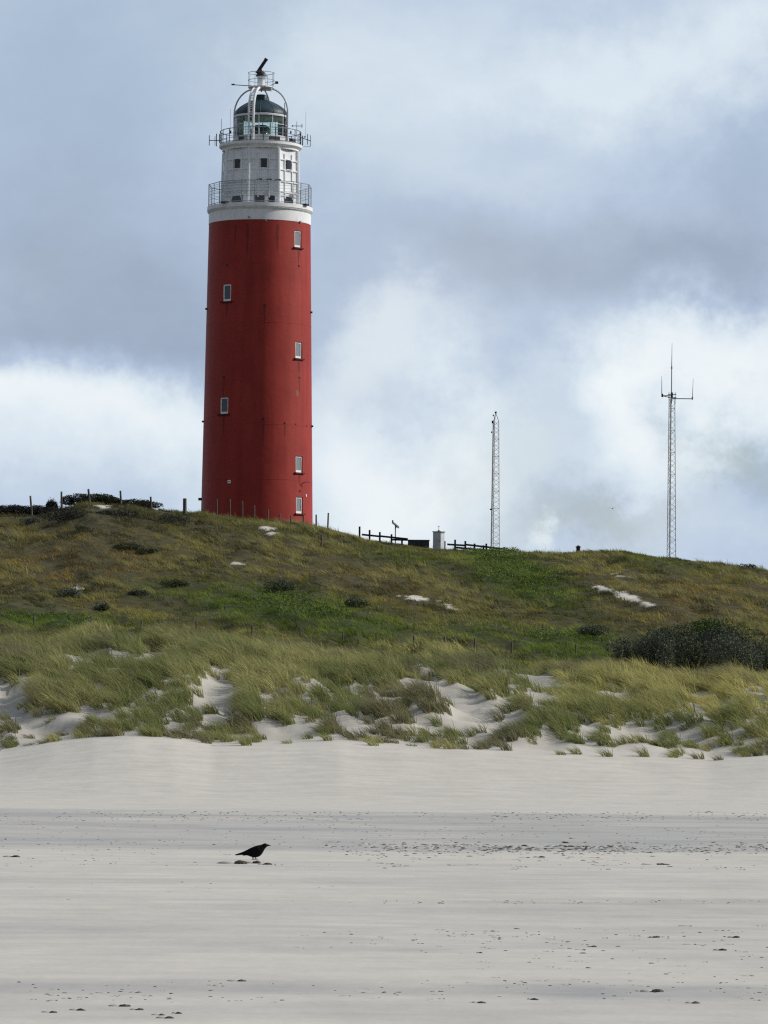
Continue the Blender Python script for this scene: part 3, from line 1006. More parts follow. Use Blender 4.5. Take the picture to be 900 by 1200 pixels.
MB().box((-.33, -.1, P(576, 597, Ym).z - zb), (.2, .16, .12)).build('clamp', M['black'], e, False)

Ym = 142.0 * S
x0 = P(786, 648, Ym).x
zb = Hs(x0, Ym)
k = Ym / F
hl = P(786, 466, Ym).z - zb
e = empty('antenna_mast', (x0, Ym, zb), 'taller steel lattice mast with three whip antennas on the right', 'mast', 'lattice masts behind the crest')
lattice(e, 11.2 * k, 7.0 * k, hl, .42, .030, .015, M['pale_metal'])
MB().tube([(-.10, -.2, 0), (-.06, -.2, hl)], .05, 6).build('cable', M['dark_metal'], e)
zA = P(786, 464, Ym).z - zb
zB = P(786, 467, Ym).z - zb
xl, xr = (774.4 - 786) * k, (810.6 - 786) * k
MB().tube([(0, -.1, zA), (xl, -.1, zA)], .04, 6).tube([(0, -.1, zA - .16), (xl * .9, -.1, zA - .02)], .02, 6).build('crossarm', M['dark_metal'], e)
MB().tube([(-.1, .1, zB), (xr, .1, zB)], .035, 6).build('crossarm', M['dark_metal'], e)
MB().tube([(0, 0, hl - .4), (0, 0, P(786, 431, Ym).z - zb), (.02, 0, P(786, 402, Ym).z - zb)], [.045, .035, .012], 6).box((0, 0, P(786, 431, Ym).z - zb), (.1, .1, .2)).build('whip_antenna', M['grey_metal'], e)
MB().tube([(xl, -.1, zA - .08), (xl - .01, -.1, P(786, 441, Ym).z - zb)], [.03, .012], 6).box((xl + .04, -.1, zA + .03), (.14, .12, .26)).build('whip_antenna', M['dark_metal'], e)
MB().tube([(xr, .1, zB - .08), (xr + .06, .1, P(786, 443, Ym).z - zb)], [.03, .012], 6).box((xr, .1, zB + .05), (.1, .1, .2)).build('whip_antenna', M['grey_metal'], e)
mb = MB()
for xx in (-.2, .0, .28):
    mb.tube([(xx, -.05, hl - .5), (xx, -.05, hl + .42)], .022, 6)
mb.tube([(-.28, -.05, hl), (.38, -.05, hl)], .03, 6).tube([(-.28, .1, hl + .25), (.38, .1, hl + .25)], .03, 6).box((.02, -.05, hl + .2), (.16, .16, .4))
mb.build('head_bracket', M['dark_metal'], e)


# ------------------------------------------------------------------ lighthouse
YL = 140.0 * S
AX = P(301.8, 520, YL).x
ZB = Hs(AX, YL) - .6
LHO = Vector((AX, YL, ZB))
VA = math.atan2(-AX, YL)          # where the camera stands, seen from the axis


def zl(py, Y=YL):
    return P(302.6, py, Y).z - ZB


def mpx(py):
    z = P(302.6, py, YL).z - CAMZ
    return (YL * cp + z * sp) / F


house = empty('lighthouse', LHO, 'tall round red lighthouse with white top and dark dome on the dune hill', 'lighthouse')
z_red = zl(264)
R0, R1 = 65.3 * mpx(600), 59.6 * mpx(264)
z0 = -1.0
zref = zl(600)


def rad(z):
    t = (z - zref) / (z_red - zref)
    return R0 + (R1 - R0) * t


# windows: photo centre x, y, glass-opening width and height in metres
WIN = [(349, 280, .80, 1.30), (266, 343, .80, 1.30), (350.0, 410.3, .80, 1.26), (262.7, 475.3, .80, 1.26), (350.4, 544, .80, 1.26), (350.8, 592, .80, 1.26)]
wlist = []
for (px, py, w, h) in WIN:
    axpx = 304.3 - (py - 264) * (304.3 - 301.0) / 336
    s = (px - axpx) * mpx(py)
    z_ = zl(py); r_ = rad(z_)
    a = math.asin(s / r_) + VA
    # the window is nearer than the axis: correct its height for that
    yf = YL - r_ * math.cos(a)
    z_ = P(px, py, yf).z - ZB
    wlist.append((a, z_, w, h, rad(z_)))
angs = set(round(2 * math.pi * i / 96, 5) for i in range(96))
zs = set(round(z0 + (z_red - z0) * i / 48, 4) for i in range(49))
tau = 2 * math.pi
cells = []
for (a, z_, w, h, r_) in wlist:
    da = (w / 2) / r_
    aa = (a % tau)
    cells.append((aa - da, aa + da, z_ - h / 2, z_ + h / 2))
    angs = {q for q in angs if min(abs(q - (aa - da)), abs(q - (aa + da))) > .02}
    zs = {q for q in zs if min(abs(q - (z_ - h / 2)), abs(q - (z_ + h / 2))) > .05 or q in (round(z0, 4), round(z_red, 4))}
for c in cells:
    angs |= {c[0], c[1]}; zs |= {c[2], c[3]}
angs = sorted(angs); zs = sorted(zs)
vs = [(rad(z_) * math.sin(a), -rad(z_) * math.cos(a), z_) for z_ in zs for a in angs]
na = len(angs)
fs = []
for i in range(len(zs) - 1):
    for j in range(na):
        a0_, a1_ = angs[j], angs[(j + 1) % na] + (tau if j == na - 1 else 0)
        am, zm = (a0_ + a1_) / 2, (zs[i] + zs[i + 1]) / 2
        if any(c[0] < am < c[1] and c[2] < zm < c[3] for c in cells):
            continue
        fs.append((i * na + j, i * na + (j + 1) % na, (i + 1) * na + (j + 1) % na, (i + 1) * na + j))
mb = MB().add(vs, fs)
DEP = .14
for c in cells:                       # reveals
    prm = lambda a, z_, d: ((rad(z_) - d) * math.sin(a), -(rad(z_) - d) * math.cos(a), z_)
    am_list = [q for q in angs if c[0] - 1e-6 <= q <= c[1] + 1e-6]
    zz_list = [q for q in zs if c[2] - 1e-6 <= q <= c[3] + 1e-6]
    for q0, q1 in zip(am_list[:-1], am_list[1:]):
        mb.add([prm(q0, c[2], 0), prm(q1, c[2], 0), prm(q1, c[2], DEP), prm(q0, c[2], DEP)], [(0, 1, 2, 3)])
        mb.add([prm(q0, c[3], 0), prm(q1, c[3], 0), prm(q1, c[3], DEP), prm(q0, c[3], DEP)], [(3, 2, 1, 0)])
    for q0, q1 in zip(zz_list[:-1], zz_list[1:]):
        mb.add([prm(c[0], q0, 0), prm(c[0], q1, 0), prm(c[0], q1, DEP), prm(c[0], q0, DEP)], [(3, 2, 1, 0)])
        mb.add([prm(c[1], q0, 0), prm(c[1], q1, 0), prm(c[1], q1, DEP), prm(c[1], q0, DEP)], [(0, 1, 2, 3)])
wall = mb.build('tower_wall', M['red'], house, True, 40)


def local_frame(a, r_, z_):
    o_ = Vector((r_ * math.sin(a), -r_ * math.cos(a), z_))
    t_ = Vector((math.cos(a), math.sin(a), 0))
    n_ = Vector((math.sin(a), -math.cos(a), 0))
    return o_, t_, n_


def obox(mb, a, r_, z_, du, dn, dz, off=(0, 0, 0)):
    """box in the tangent frame: du along the wall, dn outwards, dz up"""
    o_, t_, n_ = local_frame(a, r_, z_)
    c = o_ + t_ * off[0] + n_ * off[1] + Vector((0, 0, off[2]))
    return mb.box(c, (du, dn, dz), a)


M['pale_pane'] = glass_mat('window_pane_with_blind', (.24, .255, .27), .1)
for kw, (a, z_, w, h, r_) in enumerate(wlist):
    dn = DEP - .02
    fb = MB()
    t = .11
    obox(fb, a, r_, z_, w - .01, .05, t, (0, -dn, h / 2 - t / 2 - .004))
    obox(fb, a, r_, z_, w - .01, .06, t * 1.5, (0, -dn, -h / 2 + t * .75 + .004))
    obox(fb, a, r_, z_, t, .05, h - .02, (-w / 2 + t / 2 + .004, -dn + .003, 0))
    obox(fb, a, r_, z_, t, .05, h - .02, (w / 2 - t / 2 - .004, -dn + .003, 0))
    fw = fb.build('window', M['frame_white'], house, False)
    gb = MB(); obox(gb, a, r_, z_, w - .05, .02, h - .05, (0, -dn - .02, 0)); gb.build('pane', M['glass' if kw in (1, 3) else 'pale_pane'], fw, False)
    sb = MB(); obox(sb, a, r_, z_, w + .30, .16, .10, (0, .03, -h / 2 - .055)); sb.build('sill', M['red_dark'], fw, False)


def on_tower(px, py):
    axpx = 304.3 - (py - 264) * (304.3 - 301.0) / 336
    z_ = zl(py); r_ = rad(z_)
    a = math.asin(max(-.995, min(.995, (px - axpx) * mpx(py) / r_))) + VA
    z_ = P(px, py, YL - r_ * math.cos(a)).z - ZB
    return a, rad(z_), z_


for (px, py, s) in [(262.5, 442, .16), (350.6, 442.5, .15), (308.2, 490.8, .17), (333.5, 495.5, .11), (346, 497, .09), (359, 499, .09), (351, 575.5, .16),
                    (266, 310.5, .15), (350, 311.5, .15), (310, 358, .16)]:
    a, r_, z_ = on_tower(px, py)
    vb = MB(); obox(vb, a, r_, z_, s, .05, s, (0, .0, 0)); vb.build('drain_hole', M['black'], house, False)
for (px, py) in [(238.2, 494), (364.8, 499.5), (242.8, 362), (363.8, 366)]:
    a, r_, z_ = on_tower(px, py)
    vb = MB(); obox(vb, a, r_, z_, .12, .16, .14, (0, .06, 0)); vb.build('wall_lug', M['red_dark'], house, False)
a, r_, z_ = on_tower(269, 564.5)
vb = MB(); obox(vb, a, r_, z_, .26, .03, .24, (0, .01, 0)); vb.build('notice_plate', M['frame_white'], house, False)
vb = MB(); obox(vb, a, r_, z_, .10, .012, .08, (0, .034, 0)); vb.build('notice_mark', M['dark_metal'], house, False)
a, r_, z_ = on_tower(358, 580.5)
vb = MB(); obox(vb, a, r_, z_, .13, .06, .2, (0, .02, 0)); vb.build('meter_box', M['white'], house, False)
a, r_, z_ = on_tower(354.4, 565.2)
o_, t_, n_ = local_frame(a, r_, z_)
vb = MB().tube([o_ - t_ * .2 - Vector((0, 0, .15)), o_ + n_ * .25 - t_ * .1, o_ + n_ * .45 + t_ * .35 + Vector((0, 0, .03))], .03, 6)
vb.build('wall_bracket', M['black'], house)
a, r_, z_ = on_tower(236, 585)
vb = MB(); obox(vb, a, r_, z_, .16, .26, .2, (0, .12, .0)); vb.build('wall_lamp', M['black'], house, False)
# bleached patch under the middle right window, a thin shell on the wall
a, r_, z_ = on_tower(347.8, 461)
pv, pf = [], []
for j in range(12):
    q = tau * j / 12; rr = random.uniform(.17, .27)
    aj = a + rr * math.cos(q) / r_; zj = z_ + rr * 1.25 * math.sin(q)
    pv.append(((rad(zj) + .006) * math.sin(aj), -(rad(zj) + .006) * math.cos(aj), zj))
pv.append(((r_ + .008) * math.sin(a), -(r_ + .008) * math.cos(a), z_))
for j in range(12): pf.append((j, (j + 1) % 12, 12))
MB().add(pv, pf).build('repaired_patch', M['stain'], house)
M['run'] = mat_noise('rust_and_salt_run', (.15, .020, .016), (.21, .030, .022), 3, .8, stretch=(3, 3, .3))
for (px, py, ln, wd) in [(262.5, 444, 1.5, .10), (350.6, 445, 1.1, .09), (308.2, 493, 2.0, .12), (349.5, 291, 1.2, .16), (266, 353, 1.3, .16),
                         (350, 421, 1.1, .14), (262.7, 486, 1.6, .16), (350.4, 554.5, .9, .14), (333.5, 497, 1.0, .08), (310, 360, 1.4, .10), (290, 262, 2.6, .12), (325, 263, 2.0, .10), (276, 264, 1.6, .08)]:
    a, r_, z_ = on_tower(px, py)
    pv, pf = [], []
    for j in range(9):
        t = j / 8
        hw_ = wd * (1 - t) ** .7 * random.uniform(.6, 1.2) / r_ + .001
        zj = z_ - ln * t
        ao = a + random.uniform(-.006, .006)
        for sg in (-1, 1):
            pv.append(((rad(zj) + .005) * math.sin(ao + sg * hw_), -(rad(zj) + .005) * math.cos(ao + sg * hw_), zj))
    for j in range(8):
        pf.append((2 * j + 2, 2 * j + 3, 2 * j + 1, 2 * j))
    MB().add(pv, pf).build('rust_run', M['run'], house)
# faint ring joints
for py in (501, 565, 383):
    zj = zl(py)
    MB().lathe([(rad(zj) - .01, zj - .025), (rad(zj) + .008, zj - .015), (rad(zj) + .008, zj + .015), (rad(zj) - .01, zj + .025)], 96).build('ring_joint', M['red'], house)

# white collar and main gallery deck
zc0, zc1 = z_red + .002, zl(250)
rc = R1 + .02
MB().lathe([(rc - .15, zc0), (rc, zc0), (rc, zc1 - .12), (rc + .10, zc1), (rc - .3, zc1)], 96).build('collar', M['white_dirty'], house)
zd0, zd1 = zc1 + .002, zl(244)
rg = 61.8 * mpx(247)
MB().lathe([(rc - .5, zd0), (rg - .10, zd0), (rg, zd0 + .10), (rg, zd1), (.5, zd1)], 96).build('gallery_deck', M['white_dirty'], house)
for (px, py) in [(292, 254.5), (311.5, 258.5), (351, 260)]:
    a, r_, z_ = on_tower(px, py)
    vb = MB(); obox(vb, a, rc, z_, .12, .12, .14, (0, .03, 0)); vb.build('drain_spout', M['grey_metal'], house, False)

# main gallery railing: 12-sided, tall, netted
zr = zl(218.3)
hr = zr - zd1
rr = rg - .07
ra0 = VA + R(-21)
NS = 12
rail = MB()
corner = lambda i: ra0 + tau * i / NS
pc = lambda i, z_: Vector((rr * math.sin(corner(i)), -rr * math.cos(corner(i)), z_))
rail.tube([pc(i, zr) for i in range(NS)], .028, 6, closed=True)
rail.tube([pc(i, zd1 + hr * .52) for i in range(NS)], .016, 5, closed=True)
rail.tube([pc(i, zd1 + .12) for i in range(NS)], .022, 5, closed=True)
for fr_ in (.3, .66, .8, .9):
    rail.tube([pc(i, zd1 + hr * fr_) for i in range(NS)], .010, 4, closed=True)
rl = rail.build('gallery_railing', M['rail'], house)
for i in range(NS):
    MB().tube([pc(i, zd1 - .25), pc(i, zr + .02)], .028, 6).build('baluster', M['rail'], rl)
for i in range(NS):
    mid = (pc(i, 0) + pc(i + 1, 0)) / 2
    if i % 2 == 0:
        MB().tube([mid + Vector((0, 0, zd1)), mid + Vector((0, 0, zr))], .022, 6).build('baluster', M['rail'], rl)
for i in (0, 10, 11, 9, 3, 4, 2):
    a_, b_ = pc(i, 0) * .994, pc(i + 1, 0) * .994
    a_.z = b_.z = 0
    MB().add([a_ + Vector((0, 0, zd1 + .05)), b_ + Vector((0, 0, zd1 + .05)), b_ + Vector((0, 0, zr - .05)), a_ + Vector((0, 0, zr - .05))], [(0, 1, 2, 3)]).build('safety_net', M['net'], rl, False)
for px in (311, 321, 300.5):
    aa = math.asin((px - 304.3) * mpx(218) / rr) + VA
    o_, t_, n_ = local_frame(aa, rr, zr)
    MB().tube([o_, o_ + n_ * .25 + t_ * .18 + Vector((0, 0, .05)), o_ + n_ * .3 + t_ * .3 + Vector((0, 0, -.02))], .03, 6).box(o_ + n_ * .3 + t_ * .32, (.16, .12, .10)).build('floodlight', M['dark_metal'], rl)
for (px, w) in ((263, .5), (357.5, .46)):
    aa = math.asin((px - 304.3) * mpx(243) / (rg + .02)) + VA
    vb = MB(); obox(vb, aa, rg, zd1 + .05, w, .35, .12, (0, .02, 0)); vb.build('deck_box', M['black'], house, False)

# octagonal watch room
oc0 = VA + R(-17)
oz0, oz1 = zd1 - .002, zl(178.5)
or0, or1 = 46.3 * mpx(240), 44.6 * mpx(178)
MB().lathe([(or0, oz0), (or1, oz1)], 8, a0=oc0).build('watch_room', M['white'], house, False)
watch = house.children[-1]
orad = lambda z_: or0 + (or1 - or0) * (z_ - oz0) / (oz1 - oz0)
ap = math.cos(R(22.5))
Vz = lambda z_: Vector((0, 0, z_))


def zface(py):                       # height on the near faces of the room
    return P(304.3, py, YL - or0 * .92).z - ZB


for i in range(8):
    ac = oc0 + tau * i / 8
    fa = ac + R(22.5)
    # corner pilaster
    mb = MB()
    r_a, r_b = or0 + .03, or1 + .03
    mb.tube([Vector((r_a * math.sin(ac), -r_a * math.cos(ac), oz0)), Vector((r_b * math.sin(ac), -r_b * math.cos(ac), oz1))], .13, 8)
    mb.build('pilaster', M['white'], watch)
    side = 2 * or0 * math.sin(R(22.5))
    # raised ribs dividing the face into panels
    mb = MB()
    for py in (185.5, 197.5, 211.2, 223.5):
        z_ = zface(py)
        obox(mb, fa, orad(z_) * ap, z_, side - .26, .12, .075, (0, .03, 0))
    for u in (-.19, .19):
        za, zb_ = zface(231), zface(178)
        n_ = 10
        for kk in range(n_):
            zc = za + (zb_ - za) * (kk + .5) / n_
            obox(mb, fa, orad(zc) * ap, zc, .085, .11, (zb_ - za) / n_, (u * side, .025, 0))
    mb.build('panel_ribs', M['white'], watch, False)
    # small upper window
    z_ = zface(190.8)
    vb = MB(); obox(vb, fa, orad(z_) * ap, z_, .44, .16, .70, (0, .025, 0)); ww = vb.build('window', M['dark_glass'], watch, False)
    vb = MB()
    obox(vb, fa, orad(z_) * ap, z_, .54, .19, .05, (0, .035, .378)); obox(vb, fa, orad(z_) * ap, z_, .54, .21, .06, (0, .04, -.383))
    vb.build('window_trim', M['white'], ww, False)
    # dark slot windows at deck level
    zq = zface(233.2)
    for (u, w) in ((-.14 * side, .78), (.26 * side, .50)) if i % 2 == 0 else ((.02 * side, 1.05),):
        vb = MB(); obox(vb, fa, orad(zq) * ap, zq, w, .06, .56, (u, .01, 0)); vb.build('slot_window', M['dark_glass'], watch, False)
    vb = MB(); obox(vb, fa, orad(zq) * ap, zq, side - .3, .10, .05, (0, .02, .34)); vb.build('lintel', M['white_dirty'], watch, False)
for (u, ang_) in ((.52, R(5.5)), (.55, R(51))):
    vb = MB(); obox(vb, oc0 + R(17) + ang_, or0 * ap, zd1 + .75, .2, .3, .24, (u * .4, .18, 0)); vb.build('loudspeaker', M['pale_metal'], watch, False)

# upper gallery: cornice, deck, railing
uz0, uz1 = oz1 - .002, zl(170.8)
ur = 48.4 * mpx(172)
MB().lathe([(or1 - .1, uz0), (or1 + .02, uz0 + .02), (ur - .22, uz0 + .14), (ur - .04, uz1 - .24), (ur, uz1 - .2), (ur, uz1), (.4, uz1)], 96).build('upper_deck', M['white'], house)
uh = zl(155.0) - uz1
urr = ur - .07
mb = MB()
NP = 20
for fr_, rr_ in ((1.0, .032), (.62, .02), (.3, .02), (.06, .025)):
    mb.tube([Vector((urr * math.sin(tau * i / 60), -urr * math.cos(tau * i / 60), uz1 + uh * fr_)) for i in range(60)], rr_, 5, closed=True)
ul = mb.build('upper_railing', M['rail'], house)
for i in range(NP):
    a = tau * (i + .3) / NP
    MB().tube([(urr * math.sin(a), -urr * math.cos(a), uz1), (urr * math.sin(a), -urr * math.cos(a), uz1 + uh)], .03, 6).build('baluster', M['dark_metal'], ul)
for (az, w) in ((-30, .5), (22, .8), (60, .5)):
    vb = MB(); obox(vb, VA + R(az), urr - .3, uz1 + .2, w, .3, .36, (0, 0, 0)); vb.build('deck_box', M['dark_metal'], ul, False)

# lantern
lr = 31.0 * mpx(150)
lz0, lz1 = uz1 + .002, zl(138.5)
LB = .62
MB().lathe([(lr + .03, lz0), (lr + .03, lz0 + LB), (lr - .06, lz0 + LB + .02), (.05, lz0 + LB + .02)], 48).build('lantern_base', M['pale_metal'], house)
MB().lathe([(lr - .03, lz0 + LB + .02), (lr - .03, lz1)], 48).build('lantern_glass', M['lantern_glass'], house)
lg = house.children[-1]
mb = MB()
for i in range(12):
    a = VA + R(-4) + tau * i / 12
    mb.tube([(lr * math.sin(a), -lr * math.cos(a), lz0 + LB), (lr * math.sin(a), -lr * math.cos(a), lz1)], .032, 6)
mb.tube([Vector((lr * math.sin(tau * i / 48), -lr * math.cos(tau * i / 48), (lz0 + LB) * .42 + lz1 * .58)) for i in range(48)], .024, 5, closed=True)
mb.build('glazing_bar', M['white'], lg)
# optic: ribbed lens barrel in the lower half of the lantern
prof = []
zz0, zz1 = lz0 + LB + .05, lz0 + LB + (lz1 - lz0 - LB) * .62
for i in range(23):
    t = i / 22
    prof.append((.74 * math.sin(math.pi * (.16 + .68 * t)) ** .6 + (.035 if i % 2 else 0), zz0 + (zz1 - zz0) * t))
MB().lathe(prof, 40, cap=True).build('lens', glass_mat('lens_glass', (.05, .075, .08), .15), house)
MB().tube([(0, 0, lz0), (0, 0, zz0 + .05)], .4, 12).build('lens_pedestal', M['dark_metal'], house)
MB().lathe([(.05, lz1 + .02), (lr - .08, lz1 - .05)], 48).build('lantern_ceiling', mat_noise('pale_green_ceiling', (.55, .62, .56), (.64, .70, .64), 3, .8), house)
# dome
dr = 31.6 * mpx(135)
dz0 = zl(137.8)
dh = zl(116.4) - dz0
prof = [(lr - .1, dz0 - .06), (dr + .03, dz0 - .06), (dr + .05, dz0 + .06), (dr - .02, dz0 + .10)]
rim = MB().lathe(prof, 64).build('dome_rim', M['white'], house)
prof = []
for i in range(25):
    t = i / 24
    r_ = dr * (.45 * math.sqrt(max(0, 1 - t * t)) + .55 * (1 - t * t))
    if r_ > .5: prof.append((r_, dz0 + .10 + (dh - .1) * t))
prof.append((.50, dz0 + dh * .985))
dome = MB().lathe(prof, 64).build('dome', M['dome'], house)
zt = dz0 + dh * .985
MB().lathe([(.50, zt - .05), (.50, zt + .16), (.44, zt + .30), (.36, zt + .36), (.05, zt + .38)], 32).build('vent_cap', M['dome'], dome)
for i in range(12):
    a = tau * i / 12
    MB().tube([Vector(((p_[0] + .005) * math.sin(a), -(p_[0] + .005) * math.cos(a), p_[1])) for p_ in prof], .022, 5).build('dome_seam', M['dome'], dome)

# radar frame: four bent legs carrying a platform over the dome
fr_r = 33.3 * mpx(140)
pz = zl(103.0)
pr = 15.3 * mpx(100)
for i, a in enumerate([VA + R(-20), VA + R(70), VA + R(160), VA + R(250)]):
    pts = []
    zk = zl(133)
    pts.append((fr_r, uz1)); pts.append((fr_r, zk))
    for s in range(1, 9):
        q = R(90) * s / 8 * .86
        pts.append((pr * .55 + (fr_r - pr * .55) * math.cos(q), zk + (pz - .12 - zk) * math.sin(q) / math.sin(R(90) * .86)))
    P3 = [Vector((r_ * math.sin(a), -r_ * math.cos(a), z_)) for r_, z_ in pts]
    if i == 0:                       # the leg facing the beach is a white ladder: two stringers and rungs
        tv = Vector((math.cos(a), math.sin(a), 0)) * .19
        mb = MB().tube([p_ - tv for p_ in P3], .085, 8).tube([p_ + tv for p_ in P3], .105, 8)
        for s in range(len(P3) - 1):
            for kk in range(7 if s == 0 else 2):
                t = (kk + .5) / (7 if s == 0 else 2)
                q_ = P3[s].lerp(P3[s + 1], t)
                mb.tube([q_ - tv, q_ + tv], .03, 6)
        mb.build('frame_leg', M['white_dirty'], house)
    else:
        MB().tube(P3, .062, 8).build('frame_leg', M['pale_metal'], house)
plat = MB().lathe([(.1, pz - .12), (pr * .86, pz - .10), (pr, pz - .02), (pr, pz + .06), (.05, pz + .08)], 24)
for q in range(6):
    a = tau * q / 6
    plat.box((pr * .5 * math.sin(a), -pr * .5 * math.cos(a), pz - .14), (.09, pr * .9, .08), a)
plat = plat.build('radar_platform', M['white_dirty'], house)
ph = zl(85.6) - pz
mb = MB()
for f_ in (1.0, .5):
    mb.tube([Vector((pr * math.sin(tau * i / 24), -pr * math.cos(tau * i / 24), pz + ph * f_)) for i in range(24)], .022, 5, closed=True)
for i in range(8):
    a = tau * (i + .4) / 8
    mb.tube([(pr * math.sin(a), -pr * math.cos(a), pz), (pr * math.sin(a), -pr * math.cos(a), pz + ph)], .02, 5)
mb.build('platform_railing', M['grey_metal'], plat)
dk = zl(89.5)
MB().lathe([(.30, pz + .07), (.30, dk - .1), (.36, dk - .08), (.36, dk), (.05, dk + .01)], 20).build('radar_pedestal', M['white'], house)
ct, st_ = math.cos(VA), math.sin(VA)
MB().lathe([(.42, dk), (.40, dk + .14), (.26, dk + .30), (.12, dk + .42), (.02, dk + .43)], 16).build('radar_gearbox', M['black'], house)
# scanner bar, tipped up away from the gearbox
b0 = Vector((-.34, 0, zl(86.0))); b1 = Vector((.36, -.05, zl(69.6)))
dv = b1 - b0
tl = Matrix.Rotation(math.atan2(dv.x, dv.z), 3, 'Y')
MB().box((b0 + b1) / 2, (.24, .2, dv.length), 0, tl).box(b0 + dv * .16 + Vector((.06, 0, 0)), (.34, .26, dv.length * .3), 0, tl).box(b1, (.27, .24, .12), 0, tl).build('radar_scanner', M['black'], house, False)
zb_ = zl(101.2)
xl = (272.0 - 304.8) * mpx(101)
MB().tube([(-.7, -.2, zb_), (xl, -.3, zb_ + .06)], .03, 6).box((xl, -.3, zb_ + .08), (.26, .12, .10)).build('boom', M['dark_metal'], house)
xr = (323.0 - 304.8) * mpx(98)
MB().tube([(.7, -.2, zl(100.5)), (xr, -.3, zl(97.6))], .025, 6).box((xr, -.3, zl(97.3)), (.24, .16, .18)).build('boom', M['black'], house)

# aerials round the upper gallery
def aerial(name, segs, mat='dark_metal'):
    mb = MB()
    for s_ in segs:
        a_, b_, r_ = s_
        f = lambda p_: Vector(((p_[0] - 304.8) * mpx(165), p_[2] if len(p_) > 2 else 0.0, zl(p_[1])))
        mb.tube([f(a_), f(b_)], r_, 6)
    return mb.build(name, M[mat], house)


aerial('dipole_aerial', [((259.5, 165), (244.5, 165), .03), ((244.6, 159), (244.6, 171), .028), ((253, 157), (253, 172), .034), ((251.3, 160), (251.3, 171), .02), ((256.5, 157.5), (256.5, 168), .03)])
aerial('dipole_aerial', [((350, 160), (363, 164.5), .03), ((359.8, 156.5), (359.8, 169), .028), ((363.3, 158), (363.3, 171), .022), ((351.5, 155), (351.5, 171), .04), ((354, 158.5), (354, 170), .04), ((355, 171), (363.3, 171), .015), ((355.5, 160), (357.5, 160), .05)])
aerial('whip_aerial', [((258.5, 157), (258.5, 139.5), .018)], 'grey_metal')
aerial('whip_aerial', [((269, 157), (269, 128), .010)], 'grey_metal')
aerial('whip_aerial', [((357.5, 160), (357.5, 131), .011)], 'grey_metal')
aerial('whip_aerial', [((333.5, 162, -1.9), (333.3, 124.5, -1.9), .03), ((332, 144, -1.9), (335, 144, -1.9), .06), ((329, 151, -1.9), (334, 151, -1.9), .05)])
aerial('yagi_aerial', [((341.5, 147.2), (354, 147.2), .026), ((347, 142), (347, 160), .02), ((341.8, 146.5), (341.8, 148), .05), ((353, 144.5), (353, 149.5), .024)])
for (px, py) in ((269.5, 155), (340, 155)):
    aerial('junction_box', [((px - .9, py), (px + .9, py), .12)])


